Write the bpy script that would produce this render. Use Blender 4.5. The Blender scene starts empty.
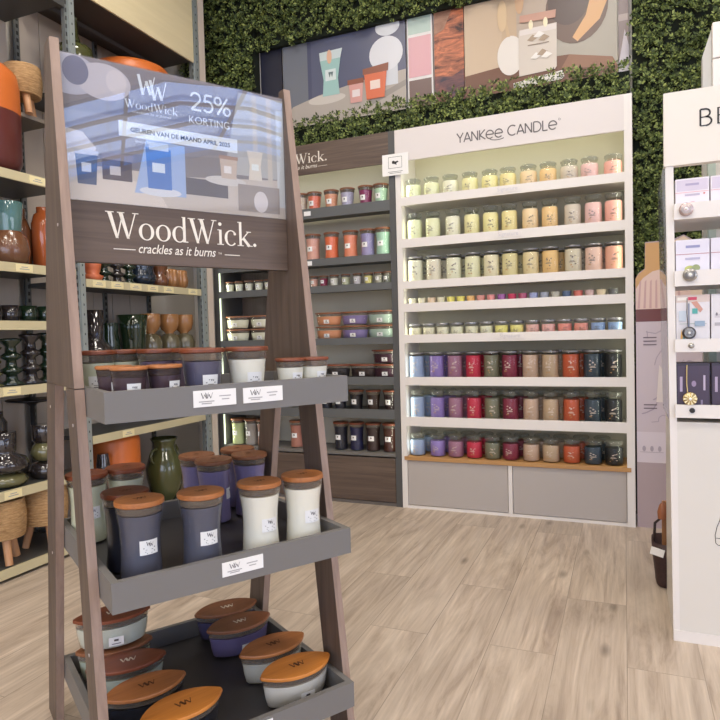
import bpy, math, random
import numpy as np
from mathutils import Vector, Matrix
random.seed(4)
PI = math.pi
SC = bpy.context.scene
COL = SC.collection

# ------------------------------------------------------------------ colours / materials
def lin(c):
    c = c / 255.0
    return c / 12.92 if c <= 0.04045 else ((c + 0.055) / 1.055) ** 2.4
def rgb(t): return (lin(t[0]), lin(t[1]), lin(t[2]), 1.0)

_mats = {}
def mat(name, col, rough=0.5, metal=0.0, spec=0.5, coat=0.0, emit=None, estr=0.0, noise=None, bump=None):
    """noise=(scale(x,y,z), amount, second colour); bump=(scale, strength)"""
    if name in _mats: return _mats[name]
    m = bpy.data.materials.new(name); m.use_nodes = True
    nt = m.node_tree; b = nt.nodes['Principled BSDF']
    b.inputs['Base Color'].default_value = rgb(col)
    b.inputs['Roughness'].default_value = rough
    b.inputs['Metallic'].default_value = metal
    b.inputs['Specular IOR Level'].default_value = spec
    b.inputs['Coat Weight'].default_value = coat
    b.inputs['Coat Roughness'].default_value = 0.04
    if emit:
        b.inputs['Emission Color'].default_value = rgb(emit); b.inputs['Emission Strength'].default_value = estr
    if noise or bump:
        tc = nt.nodes.new('ShaderNodeTexCoord')
    if noise:
        sc, amt, col2 = noise
        mp = nt.nodes.new('ShaderNodeMapping'); mp.inputs['Scale'].default_value = sc
        nt.links.new(tc.outputs['Object'], mp.inputs['Vector'])
        n = nt.nodes.new('ShaderNodeTexNoise'); n.inputs['Scale'].default_value = 1.0
        n.inputs['Detail'].default_value = 6; n.inputs['Roughness'].default_value = 0.65; n.inputs['Distortion'].default_value = 0.6
        nt.links.new(mp.outputs[0], n.inputs['Vector'])
        r = nt.nodes.new('ShaderNodeValToRGB')
        r.color_ramp.elements[0].position = 0.5 - amt; r.color_ramp.elements[0].color = rgb(col2)
        r.color_ramp.elements[1].position = 0.5 + amt; r.color_ramp.elements[1].color = rgb(col)
        nt.links.new(n.outputs['Fac'], r.inputs[0]); nt.links.new(r.outputs[0], b.inputs['Base Color'])
    if bump:
        n2 = nt.nodes.new('ShaderNodeTexNoise'); n2.inputs['Scale'].default_value = bump[0]
        n2.inputs['Detail'].default_value = 4
        nt.links.new(tc.outputs['Object'], n2.inputs['Vector'])
        bp = nt.nodes.new('ShaderNodeBump'); bp.inputs['Strength'].default_value = bump[1]; bp.inputs['Distance'].default_value = 0.002
        nt.links.new(n2.outputs['Fac'], bp.inputs['Height']); nt.links.new(bp.outputs[0], b.inputs['Normal'])
    _mats[name] = m
    return m

def glass(name, tint=(245, 248, 246), ior=1.45, rough=0.02, body=0.0, bodycol=(200, 200, 200)):
    """thin-walled glass: mostly see-through, mirror-like at grazing angles"""
    if name in _mats: return _mats[name]
    m = bpy.data.materials.new(name); m.use_nodes = True
    nt = m.node_tree; nt.nodes.clear()
    out = nt.nodes.new('ShaderNodeOutputMaterial')
    tr = nt.nodes.new('ShaderNodeBsdfTransparent'); tr.inputs[0].default_value = rgb(tint)
    gl = nt.nodes.new('ShaderNodeBsdfGlossy'); gl.inputs['Roughness'].default_value = rough; gl.inputs[0].default_value = (1, 1, 1, 1)
    lw = nt.nodes.new('ShaderNodeLayerWeight'); lw.inputs['Blend'].default_value = .5
    pw = nt.nodes.new('ShaderNodeMath'); pw.operation = 'POWER'; pw.inputs[1].default_value = 4.0; nt.links.new(lw.outputs['Facing'], pw.inputs[0])
    f0 = ((ior-1)/(ior+1))**2
    fr = nt.nodes.new('ShaderNodeMath'); fr.operation = 'MULTIPLY_ADD'; fr.inputs[1].default_value = .75*(1-f0); fr.inputs[2].default_value = f0
    nt.links.new(pw.outputs[0], fr.inputs[0])
    mx = nt.nodes.new('ShaderNodeMixShader')
    nt.links.new(fr.outputs[0], mx.inputs[0]); nt.links.new(tr.outputs[0], mx.inputs[1]); nt.links.new(gl.outputs[0], mx.inputs[2])
    last = mx
    if body > 0:
        df = nt.nodes.new('ShaderNodeBsdfDiffuse'); df.inputs[0].default_value = rgb(bodycol)
        m2 = nt.nodes.new('ShaderNodeMixShader'); m2.inputs[0].default_value = body
        nt.links.new(mx.outputs[0], m2.inputs[1]); nt.links.new(df.outputs[0], m2.inputs[2]); last = m2
    nt.links.new(last.outputs[0], out.inputs[0])
    _mats[name] = m
    return m

def wood(name, c1, c2, axis, rough=0.5, scale=1.0, coat=0.0):
    """grain stretched along axis 0/1/2 of the object"""
    s = [38 * scale] * 3; s[axis] = 1.6 * scale
    return mat(name, c1, rough, noise=(tuple(s), 0.22, c2), coat=coat)

WOODC = (113, 95, 82); WOODD = (76, 62, 55)
M_wz = wood('grey_brown_wood_upright', WOODC, WOODD, 2)
M_wx = wood('grey_brown_wood_level', WOODC, WOODD, 0)
M_edge = wood('light_wood_edge', (168, 143, 127), (136, 114, 101), 2)
M_dark_in = wood('dark_wood_face', (96, 78, 72), (70, 56, 52), 2)
M_lid = wood('orange_wood_lid', (192, 124, 70), (156, 94, 50), 0, rough=0.38, scale=1.2)
M_lid2 = wood('amber_wood_lid', (214, 138, 62), (180, 106, 42), 0, rough=0.32, scale=1.2)
M_lid3 = wood('brown_wood_lid', (150, 96, 62), (118, 72, 46), 0, rough=0.4, scale=1.2)
M_lid4 = wood('red_brown_wood_lid', (140, 74, 44), (108, 54, 32), 0, rough=0.4, scale=1.2)
M_greytray = mat('grey_tray_paint', (118, 115, 112), 0.5)
M_traydark = mat('dark_tray_floor', (62, 60, 62), 0.38)
M_black = mat('black_print', (35, 32, 32), 0.5)
M_ink = mat('dark_grey_print', (90, 84, 84), 0.6)
M_ink2 = mat('light_grey_print', (170, 166, 164), 0.6)
M_white = mat('white_paper', (240, 238, 234), 0.55)
M_cream = mat('cream_print', (240, 232, 218), 0.5)
M_gold = mat('gold_print', (220, 180, 90), 0.4)
M_whitelac = mat('white_lacquer', (232, 226, 220), 0.4)
M_whitehdr = mat('pale_grey_lacquer', (222, 214, 210), 0.45)
M_greydoor = mat('grey_lacquer_door', (182, 174, 168), 0.45)
M_char = mat('charcoal_paint', (82, 82, 82), 0.5)
M_charlip = mat('charcoal_shelf_paint', (96, 98, 98), 0.45)
M_oak = wood('oak_edge', (196, 150, 96), (176, 130, 78), 0)
M_metal = mat('galvanised_metal', (172, 180, 178), 0.38, metal=0.5)
M_slot = mat('dark_slot', (40, 40, 40), 0.6)
M_shelf = mat('dark_metal_shelf', (72, 72, 70), 0.45)
M_rail = mat('cream_price_rail', (204, 192, 154), 0.4)
M_tagp = mat('cream_price_tag', (240, 226, 176), 0.4)
M_beige = mat('beige_header_board', (226, 210, 170), 0.5, noise=((6, 1, 14), 0.2, (212, 196, 156)))
M_seal = glass('grey_seal_ring', (232, 226, 220), body=0.28, bodycol=(182, 166, 152))
G_clear = glass('clear_candle_glass', (250, 251, 251), ior=1.40)
G_jar = glass('clear_jar_glass', (251, 252, 251), ior=1.33)
G_lid = glass('clear_jar_lid', (232, 234, 230), ior=1.6, body=0.14, bodycol=(190, 192, 186))
M_steel = mat('brushed_lid', (150, 150, 152), 0.35, metal=0.6)

# ------------------------------------------------------------------ mesh builder
class MB:
    def __init__(s): s.v = []; s.f = []; s.mi = []; s.sm = []
    def add(s, vs, fs, mi=0, smooth=False):
        o = len(s.v); s.v += [tuple(p) for p in vs]
        for f in fs: s.f.append(tuple(i + o for i in f)); s.mi.append(mi); s.sm.append(smooth)
        return s
    def box(s, x0, x1, y0, y1, z0, z1, mi=0):
        vs = [(x0,y0,z0),(x1,y0,z0),(x1,y1,z0),(x0,y1,z0),(x0,y0,z1),(x1,y0,z1),(x1,y1,z1),(x0,y1,z1)]
        return s.add(vs, [(0,3,2,1),(4,5,6,7),(0,1,5,4),(1,2,6,5),(2,3,7,6),(3,0,4,7)], mi)
    def bbox(s, x0, x1, y0, y1, z0, z1, b=0.003, mi=0):
        """box with chamfered vertical and top edges (8-gon plan, tapered top)"""
        def ring(z, i):
            a0, a1, c0, c1 = x0+i, x1-i, y0+i, y1-i
            return [(a0+b,c0,z),(a1-b,c0,z),(a1,c0+b,z),(a1,c1-b,z),(a1-b,c1,z),(a0+b,c1,z),(a0,c1-b,z),(a0,c0+b,z)]
        vs = ring(z0, b) + ring(z0+b, 0) + ring(z1-b, 0) + ring(z1, b)
        fs = [tuple(reversed(range(8))), tuple(range(24, 32))]
        for k in range(3):
            for i in range(8):
                j = (i+1) % 8; fs.append((k*8+i, k*8+j, (k+1)*8+j, (k+1)*8+i))
        return s.add(vs, fs, mi)
    def lathe(s, prof, seg=24, c=(0,0,0), mi=0, cap0=True, cap1=True, smooth=True, sx=1, sy=1, flute=0, fl=0.0):
        vs = []; n = len(prof)
        for r, z in prof:
            for i in range(seg):
                a = 2*PI*i/seg; rr = r*(1+fl*math.cos(flute*a)) if flute else r
                vs.append((c[0]+rr*math.cos(a)*sx, c[1]+rr*math.sin(a)*sy, c[2]+z))
        fs = []
        for k in range(n-1):
            for i in range(seg):
                j = (i+1) % seg; fs.append((k*seg+i, k*seg+j, (k+1)*seg+j, (k+1)*seg+i))
        s.add(vs, fs, mi, smooth)
        if cap0 and prof[0][0] > 1e-5: s.add(vs[:seg], [tuple(reversed(range(seg)))], mi)
        if cap1 and prof[-1][0] > 1e-5: s.add(vs[-seg:], [tuple(range(seg))], mi)
        return s
    def outline_stack(s, rings, mi=0, smooth=True, caps=True):
        """rings: list of closed point lists of the same length"""
        n = len(rings[0]); vs = [p for r in rings for p in r]; fs = []
        for k in range(len(rings)-1):
            for i in range(n):
                j = (i+1) % n; fs.append((k*n+i, k*n+j, (k+1)*n+j, (k+1)*n+i))
        s.add(vs, fs, mi, smooth)
        if caps:
            s.add(rings[0], [tuple(reversed(range(n)))], mi); s.add(rings[-1], [tuple(range(n))], mi)
        return s
    def prism(s, poly, lo, hi, axis=0, mi=0):
        """poly in the two other axes, extruded along axis from lo to hi"""
        def P(a, b, t):
            if axis == 0: return (t, a, b)
            if axis == 1: return (a, t, b)
            return (a, b, t)
        n = len(poly); vs = [P(a, b, lo) for a, b in poly] + [P(a, b, hi) for a, b in poly]
        fs = [tuple(range(n)), tuple(range(n, 2*n))[::-1]]
        for i in range(n): fs.append((i, (i+1) % n, n+(i+1) % n, n+i))
        return s.add(vs, fs, mi)
    def tube(s, pts, r, seg=8, mi=0, r1=None):
        pts = [Vector(p) for p in pts]; rings = []
        for k, p in enumerate(pts):
            d = (pts[min(k+1, len(pts)-1)] - pts[max(k-1, 0)]).normalized()
            a = d.orthogonal().normalized() if k == 0 else (a - d*a.dot(d)).normalized()
            b = d.cross(a); rr = r if r1 is None else r+(r1-r)*k/(len(pts)-1)
            rings.append([tuple(p + (a*math.cos(t)+b*math.sin(t))*rr) for t in [2*PI*i/seg for i in range(seg)]])
        return s.outline_stack(rings, mi)
    def flat(s, poly, o, ax, ay, mi=0):
        """polygon in 2D laid onto a plane with origin o and axes ax, ay"""
        o = Vector(o); ax = Vector(ax); ay = Vector(ay)
        return s.add([tuple(o+ax*p[0]+ay*p[1]) for p in poly], [tuple(range(len(poly)))], mi)
    def xf(s, M):
        s.v = [tuple(M @ Vector(p)) for p in s.v]; return s
    def mesh(s, name, mats):
        me = bpy.data.meshes.new(name); me.from_pydata(s.v, [], s.f)
        for m in (mats if isinstance(mats, (list, tuple)) else [mats]): me.materials.append(m)
        me.polygons.foreach_set('material_index', s.mi); me.polygons.foreach_set('use_smooth', s.sm)
        import bmesh
        bm = bmesh.new(); bm.from_mesh(me); bmesh.ops.recalc_face_normals(bm, faces=bm.faces); bm.to_mesh(me); bm.free()
        me.update(); return me
    def build(s, name, mats, parent=None, loc=None, rot=None):
        return link(name, s.mesh(name, mats), parent, loc, rot)

def link(name, me, parent=None, loc=None, rot=None):
    o = bpy.data.objects.new(name, me); COL.objects.link(o)
    if parent is not None: o.parent = parent
    if loc is not None: o.location = loc
    if rot is not None: o.rotation_euler = (0, 0, rot) if not hasattr(rot, '__len__') else rot
    return o
def tag(o, label, cat, group=None, kind=None):
    o['label'] = label; o['category'] = cat
    if group: o['group'] = group
    if kind: o['kind'] = kind
    return o
def thing(name, label, cat, loc=(0,0,0), rot=0, group=None):
    return tag(link(name, None, None, loc, rot), label, cat, group)
def structure(o): o['kind'] = 'structure'; return o

# a thing and its parts copied with obj.copy()
def dup(root, loc, rot=0, label=None, group=None, swap=None, scale=None):
    r = root.copy(); COL.objects.link(r); r.location = loc; r.rotation_euler = (0, 0, rot)
    if scale: r.scale = (scale, scale, scale)
    if label: r['label'] = label
    if group: r['group'] = group
    for ch in root.children:
        c = ch.copy(); COL.objects.link(c); c.parent = r; c.matrix_parent_inverse = Matrix()
        base = ch.name.split('.')[0]
        if swap and base in swap:
            c.material_slots[0].link = 'OBJECT'; c.material_slots[0].material = swap[base]
        for g in ch.children:
            d = g.copy(); COL.objects.link(d); d.parent = c
    return r

# ------------------------------------------------------------------ lettering
def text_mb(mb, s, o, ax, ay, width=None, height=None, mi=0, shear=0.0, thin=0.0, align=0.5, spacing=1.0):
    """lettering from the built-in font, flat on a plane; o is the left/centre of the baseline"""
    cu = bpy.data.curves.new('t', 'FONT'); cu.body = s; cu.size = 1; cu.shear = shear; cu.offset = thin; cu.resolution_u = 3
    cu.space_character = spacing
    ob = bpy.data.objects.new('t', cu); COL.objects.link(ob)
    dg = bpy.context.evaluated_depsgraph_get()
    me = bpy.data.meshes.new_from_object(ob.evaluated_get(dg))
    vs = [v.co.copy() for v in me.vertices]; fs = [tuple(p.vertices) for p in me.polygons]
    bpy.data.objects.remove(ob); bpy.data.curves.remove(cu); bpy.data.meshes.remove(me)
    if not vs: return
    x0 = min(v.x for v in vs); x1 = max(v.x for v in vs); y1 = max(v.y for v in vs)
    kx = width/(x1-x0) if width else None
    ky = height/y1 if height else kx
    if kx is None: kx = ky
    o = Vector(o); ax = Vector(ax); ay = Vector(ay); w = (x1-x0)*kx
    mb.add([tuple(o+ax*((v.x-x0)*kx-w*align)+ay*(v.y*ky)) for v in vs], fs, mi)

def bar(p, q, w0, w1=None):
    w1 = w0 if w1 is None else w1
    # horizontal-cut stroke from p to q, widths measured along x
    return [(p[0]-w0/2, p[1]), (p[0]+w0/2, p[1]), (q[0]+w1/2, q[1]), (q[0]-w1/2, q[1])]
def hbar(x0, x1, y, t): return [(x0, y-t/2), (x1, y-t/2), (x1, y+t/2), (x0, y+t/2)]
def line(p, q, w):
    dx, dy = q[0]-p[0], q[1]-p[1]; L = math.hypot(dx, dy) or 1; nx, ny = -dy/L*w/2, dx/L*w/2
    return [(p[0]+nx, p[1]+ny), (q[0]+nx, q[1]+ny), (q[0]-nx, q[1]-ny), (p[0]-nx, p[1]-ny)]
def arc(cx, cy, rx, ry, a0, a1, wmin, wmax, n=18):
    """ring piece, thick where vertical, thin at top and bottom"""
    out = []
    for i in range(n):
        qs = []
        for a in (a0+(a1-a0)*i/n, a0+(a1-a0)*(i+1)/n):
            a = math.radians(a); w = wmin+(wmax-wmin)*abs(math.cos(a))
            qs.append(((cx+rx*math.cos(a), cy+ry*math.sin(a)), (cx+(rx-w)*math.cos(a), cy+(ry-wmin-(w-wmin)*0.3)*math.sin(a))))
        out.append([qs[0][0], qs[1][0], qs[1][1], qs[0][1]])
    return out
def dot(cx, cy, r, n=12): return [(cx+r*math.cos(2*PI*i/n), cy+r*math.sin(2*PI*i/n)) for i in range(n)]
SERIF = {
 'W': ([bar((.10,1),(.36,0),.15,.10), bar((.36,0),(.56,.86),.05), bar((.50,1),(.76,0),.15,.10), bar((.76,0),(1.04,1),.045),
        hbar(-.04,.26,.985,.035), hbar(.38,.64,.985,.035), hbar(.93,1.16,.985,.035)], 1.14),
 'o': (arc(.30,.31,.29,.33,0,360,.04,.12,28), .64),
 'd': (arc(.29,.31,.28,.33,30,330,.04,.12,24)+[bar((.49,1.02),(.49,0),.11), hbar(.40,.50,1.0,.035), hbar(.48,.64,.02,.04)], .68),
 'i': ([bar((.17,.63),(.17,0),.11), hbar(.05,.18,.615,.035), hbar(.03,.31,.018,.036), dot(.16,.86,.075)], .34),
 'c': (arc(.29,.31,.28,.33,42,318,.04,.12,24)+[dot(.46,.49,.06)], .55),
 'k': ([bar((.16,1.02),(.16,0),.11), hbar(.04,.17,1.0,.035), hbar(.02,.30,.018,.036), line((.2,.24),(.52,.62),.045), line((.28,.34),(.56,.0),.12),
        hbar(.42,.64,.615,.035), hbar(.44,.70,.018,.036)], .70),
 '.': ([dot(.10,.07,.075)], .26)}
def serif_mb(mb, s, o, ax, ay, width, height, mi=0):
    adv = sum(SERIF[c][1] for c in s); kx = width/adv; x = 0
    o = Vector(o); ax = Vector(ax); ay = Vector(ay)
    for c in s:
        for k, poly in enumerate(SERIF[c][0]):
            mb.flat([((x+p[0])*kx, p[1]*height) for p in poly], o, ax, ay, mi)
        x += SERIF[c][1]
def poly_line(pts, w): return [line(pts[i], pts[i+1], w) for i in range(len(pts)-1)]
def ring(cx, cy, rx, ry, a0, a1, w, n=16):
    pts = [(cx+rx*math.cos(math.radians(a0+(a1-a0)*i/n)), cy+ry*math.sin(math.radians(a0+(a1-a0)*i/n))) for i in range(n+1)]
    return poly_line(pts, w)
t_ = .125
THIN = {
 'Y': (poly_line([(.05,1),(.4,.45),(.75,1)], t_)+poly_line([(.4,.45),(.4,0)], t_), .78),
 'A': (poly_line([(.04,0),(.42,1),(.80,0)], t_)+[hbar(.2,.64,.3,t_)], .84),
 'N': (poly_line([(.08,0),(.08,1),(.72,0),(.72,1)], t_), .86),
 'K': (poly_line([(.08,0),(.08,1)], t_)+poly_line([(.66,1),(.10,.46),(.70,0)], t_), .72),
 'e': (ring(.46,.42,.40,.42,0,316,t_,26)+[hbar(.06,.86,.42,t_)], .96),
 'C': (ring(.52,.5,.48,.5,50,310,t_,20), .95),
 'D': (poly_line([(.08,0),(.08,1),(.36,1)], t_)+ring(.36,.5,.46,.5,90,-90,t_,14)+poly_line([(.36,0),(.08,0)], t_), .92),
 'L': (poly_line([(.08,1),(.08,0),(.56,0)], t_), .62),
 '2': (ring(.32,.70,.28,.29,170,-30,t_,14)+poly_line([(.57,.56),(.05,.03),(.64,.03)], t_), .72),
 '5': (poly_line([(.60,.97),(.20,.97),(.12,.56)], t_)+ring(.32,.33,.30,.31,130,-140,t_,18), .72),
 '%': (ring(.24,.76,.2,.22,0,360,t_,18)+ring(.80,.24,.2,.22,0,360,t_,18)+poly_line([(.84,1),(.20,0)], t_), 1.06),
 'B': (poly_line([(.08,0),(.08,1),(.36,1)], .1)+ring(.36,.76,.24,.24,90,-90,.1,12)+ring(.38,.26,.30,.27,90,-90,.1,12)+poly_line([(.36,.52),(.08,.52)], .07)+poly_line([(.38,0),(.08,0)], .07), .95),
 'E': (poly_line([(.08,0),(.08,1)], .1)+[hbar(.05,.58,.97,.06), hbar(.05,.5,.52,.06), hbar(.05,.6,.03,.06)], .9),
 ' ': ([], .42)}
def thin_mb(mb, s, o, ax, ay, width, height, mi=0):
    adv = sum(THIN[c][1] for c in s); kx = width/adv; x = 0
    for c in s:
        for poly in THIN[c][0]: mb.flat([((x+p[0])*kx, p[1]*height) for p in poly], o, ax, ay, mi)
        x += THIN[c][1]
def monogram(mb, o, ax, ay, w, mi=0, t=.07):
    """two overlapping tilted letters W"""
    k = w
    def W(x, y, s): return [(x, y+s), (x+.2*s, y), (x+.38*s, y+.72*s), (x+.58*s, y+.05*s), (x+.82*s, y+s)]
    for pts in (W(-.5, .05, .72), W(-.08, -.08, .72)):
        for i, seg in enumerate(poly_line(pts, t if True else t)):
            ww = t*(1.5 if i % 2 == 0 else .55)
            mb.flat([(a*k, b*k) for a, b in line(pts[i], pts[i+1], ww)], o, ax, ay, mi)

# ------------------------------------------------------------------ the setting
BY = 4.24      # back wall
YU = 3.88      # front of the two wall cabinets
def plane_wall(name, mb, m): return structure(mb.build(name, m))

# floor planks
fm = bpy.data.materials.new('oak_laminate_floor'); fm.use_nodes = True
nt = fm.node_tree; b = nt.nodes['Principled BSDF']; b.inputs['Roughness'].default_value = 0.42
tc = nt.nodes.new('ShaderNodeTexCoord'); sp = nt.nodes.new('ShaderNodeSeparateXYZ'); cb = nt.nodes.new('ShaderNodeCombineXYZ')
nt.links.new(tc.outputs['Object'], sp.inputs[0]); nt.links.new(sp.outputs['Y'], cb.inputs['X']); nt.links.new(sp.outputs['X'], cb.inputs['Y'])
br = nt.nodes.new('ShaderNodeTexBrick'); nt.links.new(cb.outputs[0], br.inputs['Vector'])
br.inputs['Scale'].default_value = 1.0; br.inputs['Brick Width'].default_value = 1.38; br.inputs['Row Height'].default_value = 0.2325
br.inputs['Mortar Size'].default_value = 0.0016; br.inputs['Mortar Smooth'].default_value = 0.3; br.inputs['Bias'].default_value = 0.0
br.offset = 0.37; br.offset_frequency = 2; br.squash = 1.0
br.inputs['Color1'].default_value = (0.0, 0.0, 0.0, 1); br.inputs['Color2'].default_value = (1, 1, 1, 1); br.inputs['Mortar'].default_value = (0.5, 0.5, 0.5, 1)
# per plank shift of the grain
vm = nt.nodes.new('ShaderNodeVectorMath'); vm.operation = 'MULTIPLY_ADD'
nt.links.new(br.outputs['Color'], vm.inputs[0]); vm.inputs[1].default_value = (17, 23, 5); nt.links.new(tc.outputs['Object'], vm.inputs[2])
mp = nt.nodes.new('ShaderNodeMapping'); mp.inputs['Scale'].default_value = (9, .95, 1); nt.links.new(vm.outputs[0], mp.inputs['Vector'])
n1 = nt.nodes.new('ShaderNodeTexNoise'); n1.inputs['Scale'].default_value = 1; n1.inputs['Detail'].default_value = 8; n1.inputs['Roughness'].default_value = .62; n1.inputs['Distortion'].default_value = 2.2
nt.links.new(mp.outputs[0], n1.inputs['Vector'])
mp2 = nt.nodes.new('ShaderNodeMapping'); mp2.inputs['Scale'].default_value = (95, 3.2, 1); nt.links.new(vm.outputs[0], mp2.inputs['Vector'])
n2 = nt.nodes.new('ShaderNodeTexNoise'); n2.inputs['Scale'].default_value = 1; n2.inputs['Detail'].default_value = 4
nt.links.new(mp2.outputs[0], n2.inputs['Vector'])
mp3 = nt.nodes.new('ShaderNodeMapping'); mp3.inputs['Scale'].default_value = (5.5, 2.0, 1); nt.links.new(vm.outputs[0], mp3.inputs['Vector'])
vo = nt.nodes.new('ShaderNodeTexVoronoi'); vo.inputs['Scale'].default_value = 1.0; nt.links.new(mp3.outputs[0], vo.inputs['Vector'])
r1 = nt.nodes.new('ShaderNodeValToRGB'); e = r1.color_ramp
e.elements[0].position = .28; e.elements[0].color = rgb((156, 138, 122)); e.elements[1].position = .66; e.elements[1].color = rgb((208, 191, 173))
mid = e.elements.new(.47); mid.color = rgb((190, 172, 154))
nt.links.new(n1.outputs['Fac'], r1.inputs[0])
kn = nt.nodes.new('ShaderNodeMapRange'); kn.inputs[1].default_value = .03; kn.inputs[2].default_value = .13; kn.inputs[3].default_value = .55; kn.inputs[4].default_value = 1.0
nt.links.new(vo.outputs['Distance'], kn.inputs[0])
fg = nt.nodes.new('ShaderNodeMapRange'); fg.inputs[1].default_value = .3; fg.inputs[2].default_value = .7; fg.inputs[3].default_value = .88; fg.inputs[4].default_value = 1.07
nt.links.new(n2.outputs['Fac'], fg.inputs[0])
pl = nt.nodes.new('ShaderNodeMapRange'); pl.inputs[3].default_value = .90; pl.inputs[4].default_value = 1.06
nt.links.new(br.outputs['Color'], pl.inputs[0])
mo = nt.nodes.new('ShaderNodeMapRange'); mo.inputs[3].default_value = 1.0; mo.inputs[4].default_value = .62
nt.links.new(br.outputs['Fac'], mo.inputs[0])
prev = None
for src in (kn, fg, pl, mo):
    if prev is None: prev = src.outputs[0]; continue
    mm = nt.nodes.new('ShaderNodeMath'); mm.operation = 'MULTIPLY'; nt.links.new(prev, mm.inputs[0]); nt.links.new(src.outputs[0], mm.inputs[1]); prev = mm.outputs[0]
mulc = nt.nodes.new('ShaderNodeVectorMath'); mulc.operation = 'SCALE'; nt.links.new(r1.outputs[0], mulc.inputs[0]); nt.links.new(prev, mulc.inputs['Scale'])
nt.links.new(mulc.outputs[0], b.inputs['Base Color'])
plane_wall('floor', MB().box(-3.4, 12.5, -6, 4.4, -.05, 0), fm)

M_wallp = mat('pale_plaster', (214, 208, 200), 0.8)
plane_wall('wall_back', MB().box(-3.4, 12.5, BY, 4.4, 0, 4.5), M_wallp)
plane_wall('wall_left', MB().box(-3.4, -3.24, -6, BY, 0, 4.5), mat('greige_wall', (196, 188, 176), 0.8))
plane_wall('wall_front', MB().box(-3.4, -2.6, -6.1, -6, 0, 4.5).box(6.6, 12.5, -6.1, -6, 0, 4.5).box(-2.6, 6.6, -6.1, -6, 3.6, 4.5).box(-2.6, 6.6, -6.1, -6, 0, .3), M_wallp)
G_win = glass('added_window_glass', (240, 244, 246))
structure(MB().box(-2.6, 6.6, -6.06, -6.05, .3, 3.6).build('added_window_2', G_win))  # unseen window added along with the frontal fill daylight
fw = MB()
for x in (-2.6, -.3, 2.0, 4.3, 6.54): fw.box(x, x+.06, -6.04, -5.98, .3, 3.6)
structure(fw.build('trim_2', mat('added_window_frame_grey', (90, 90, 92), .5)))
plane_wall('wall_right', MB().box(12.5, 12.6, -6, 4.4, 0, .4).box(12.5, 12.6, -6, 4.4, 3.7, 4.5), M_wallp)
structure(MB().box(12.54, 12.55, -6, 4.4, .4, 3.7).build('added_window_3', G_win))  # unseen window added to go with the fill light from the right
fw = MB()
for y in (-5.9, -3.4, -.9, 1.6, 4.1): fw.box(12.46, 12.52, y, y+.06, .4, 3.7)
structure(fw.build('trim_3', mat('added_window_frame_grey', (90, 90, 92), .5)))
# ceiling: solid over the shop, the arcade's glass roof beyond it; unseen far slab added to pale the sign's reflection
edge = [(8.2, -6), (6.6, -3.4), (5.6, -1.7), (4.8, -.2), (5.05, .7), (5.7, 1.3), (6.8, 2.2), (8.2, 4.24)]
plane_wall('ceiling', MB().prism([(-3.4, -6)] + edge + [(-3.4, 4.24)], 4.2, 4.3, axis=2).prism([(p[0]+3.1, p[1]) for p in edge]+[(12.5, 4.24), (12.5, -6)], 4.2, 4.3, axis=2), mat('ceiling_paint', (186, 180, 176), 0.8))
bm_ = MB()
for k in range(5):
    for i in range(len(edge)-1):
        p, q = edge[i], edge[i+1]; dx = .78*k+.3
        if max(p[0], q[0])+dx > 12.4: continue
        a = line((p[0]+dx, p[1]), (q[0]+dx, q[1]), .09); bm_.prism(a, 4.31, 4.335, axis=2)
for y in (-4.5, -2.2, -.6, .9, 2.6): bm_.prism(line((5.0, y), (9.6, y-1.6), .05), 4.30, 4.32, axis=2)
structure(bm_.build('trim_1', mat('roof_steel', (96, 96, 100), 0.5)))
structure(MB().box(4.8, 12.5, -6, 4.24, 4.36, 4.37).build('window_1', glass('roof_glazing', (235, 242, 250), body=0)))

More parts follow.
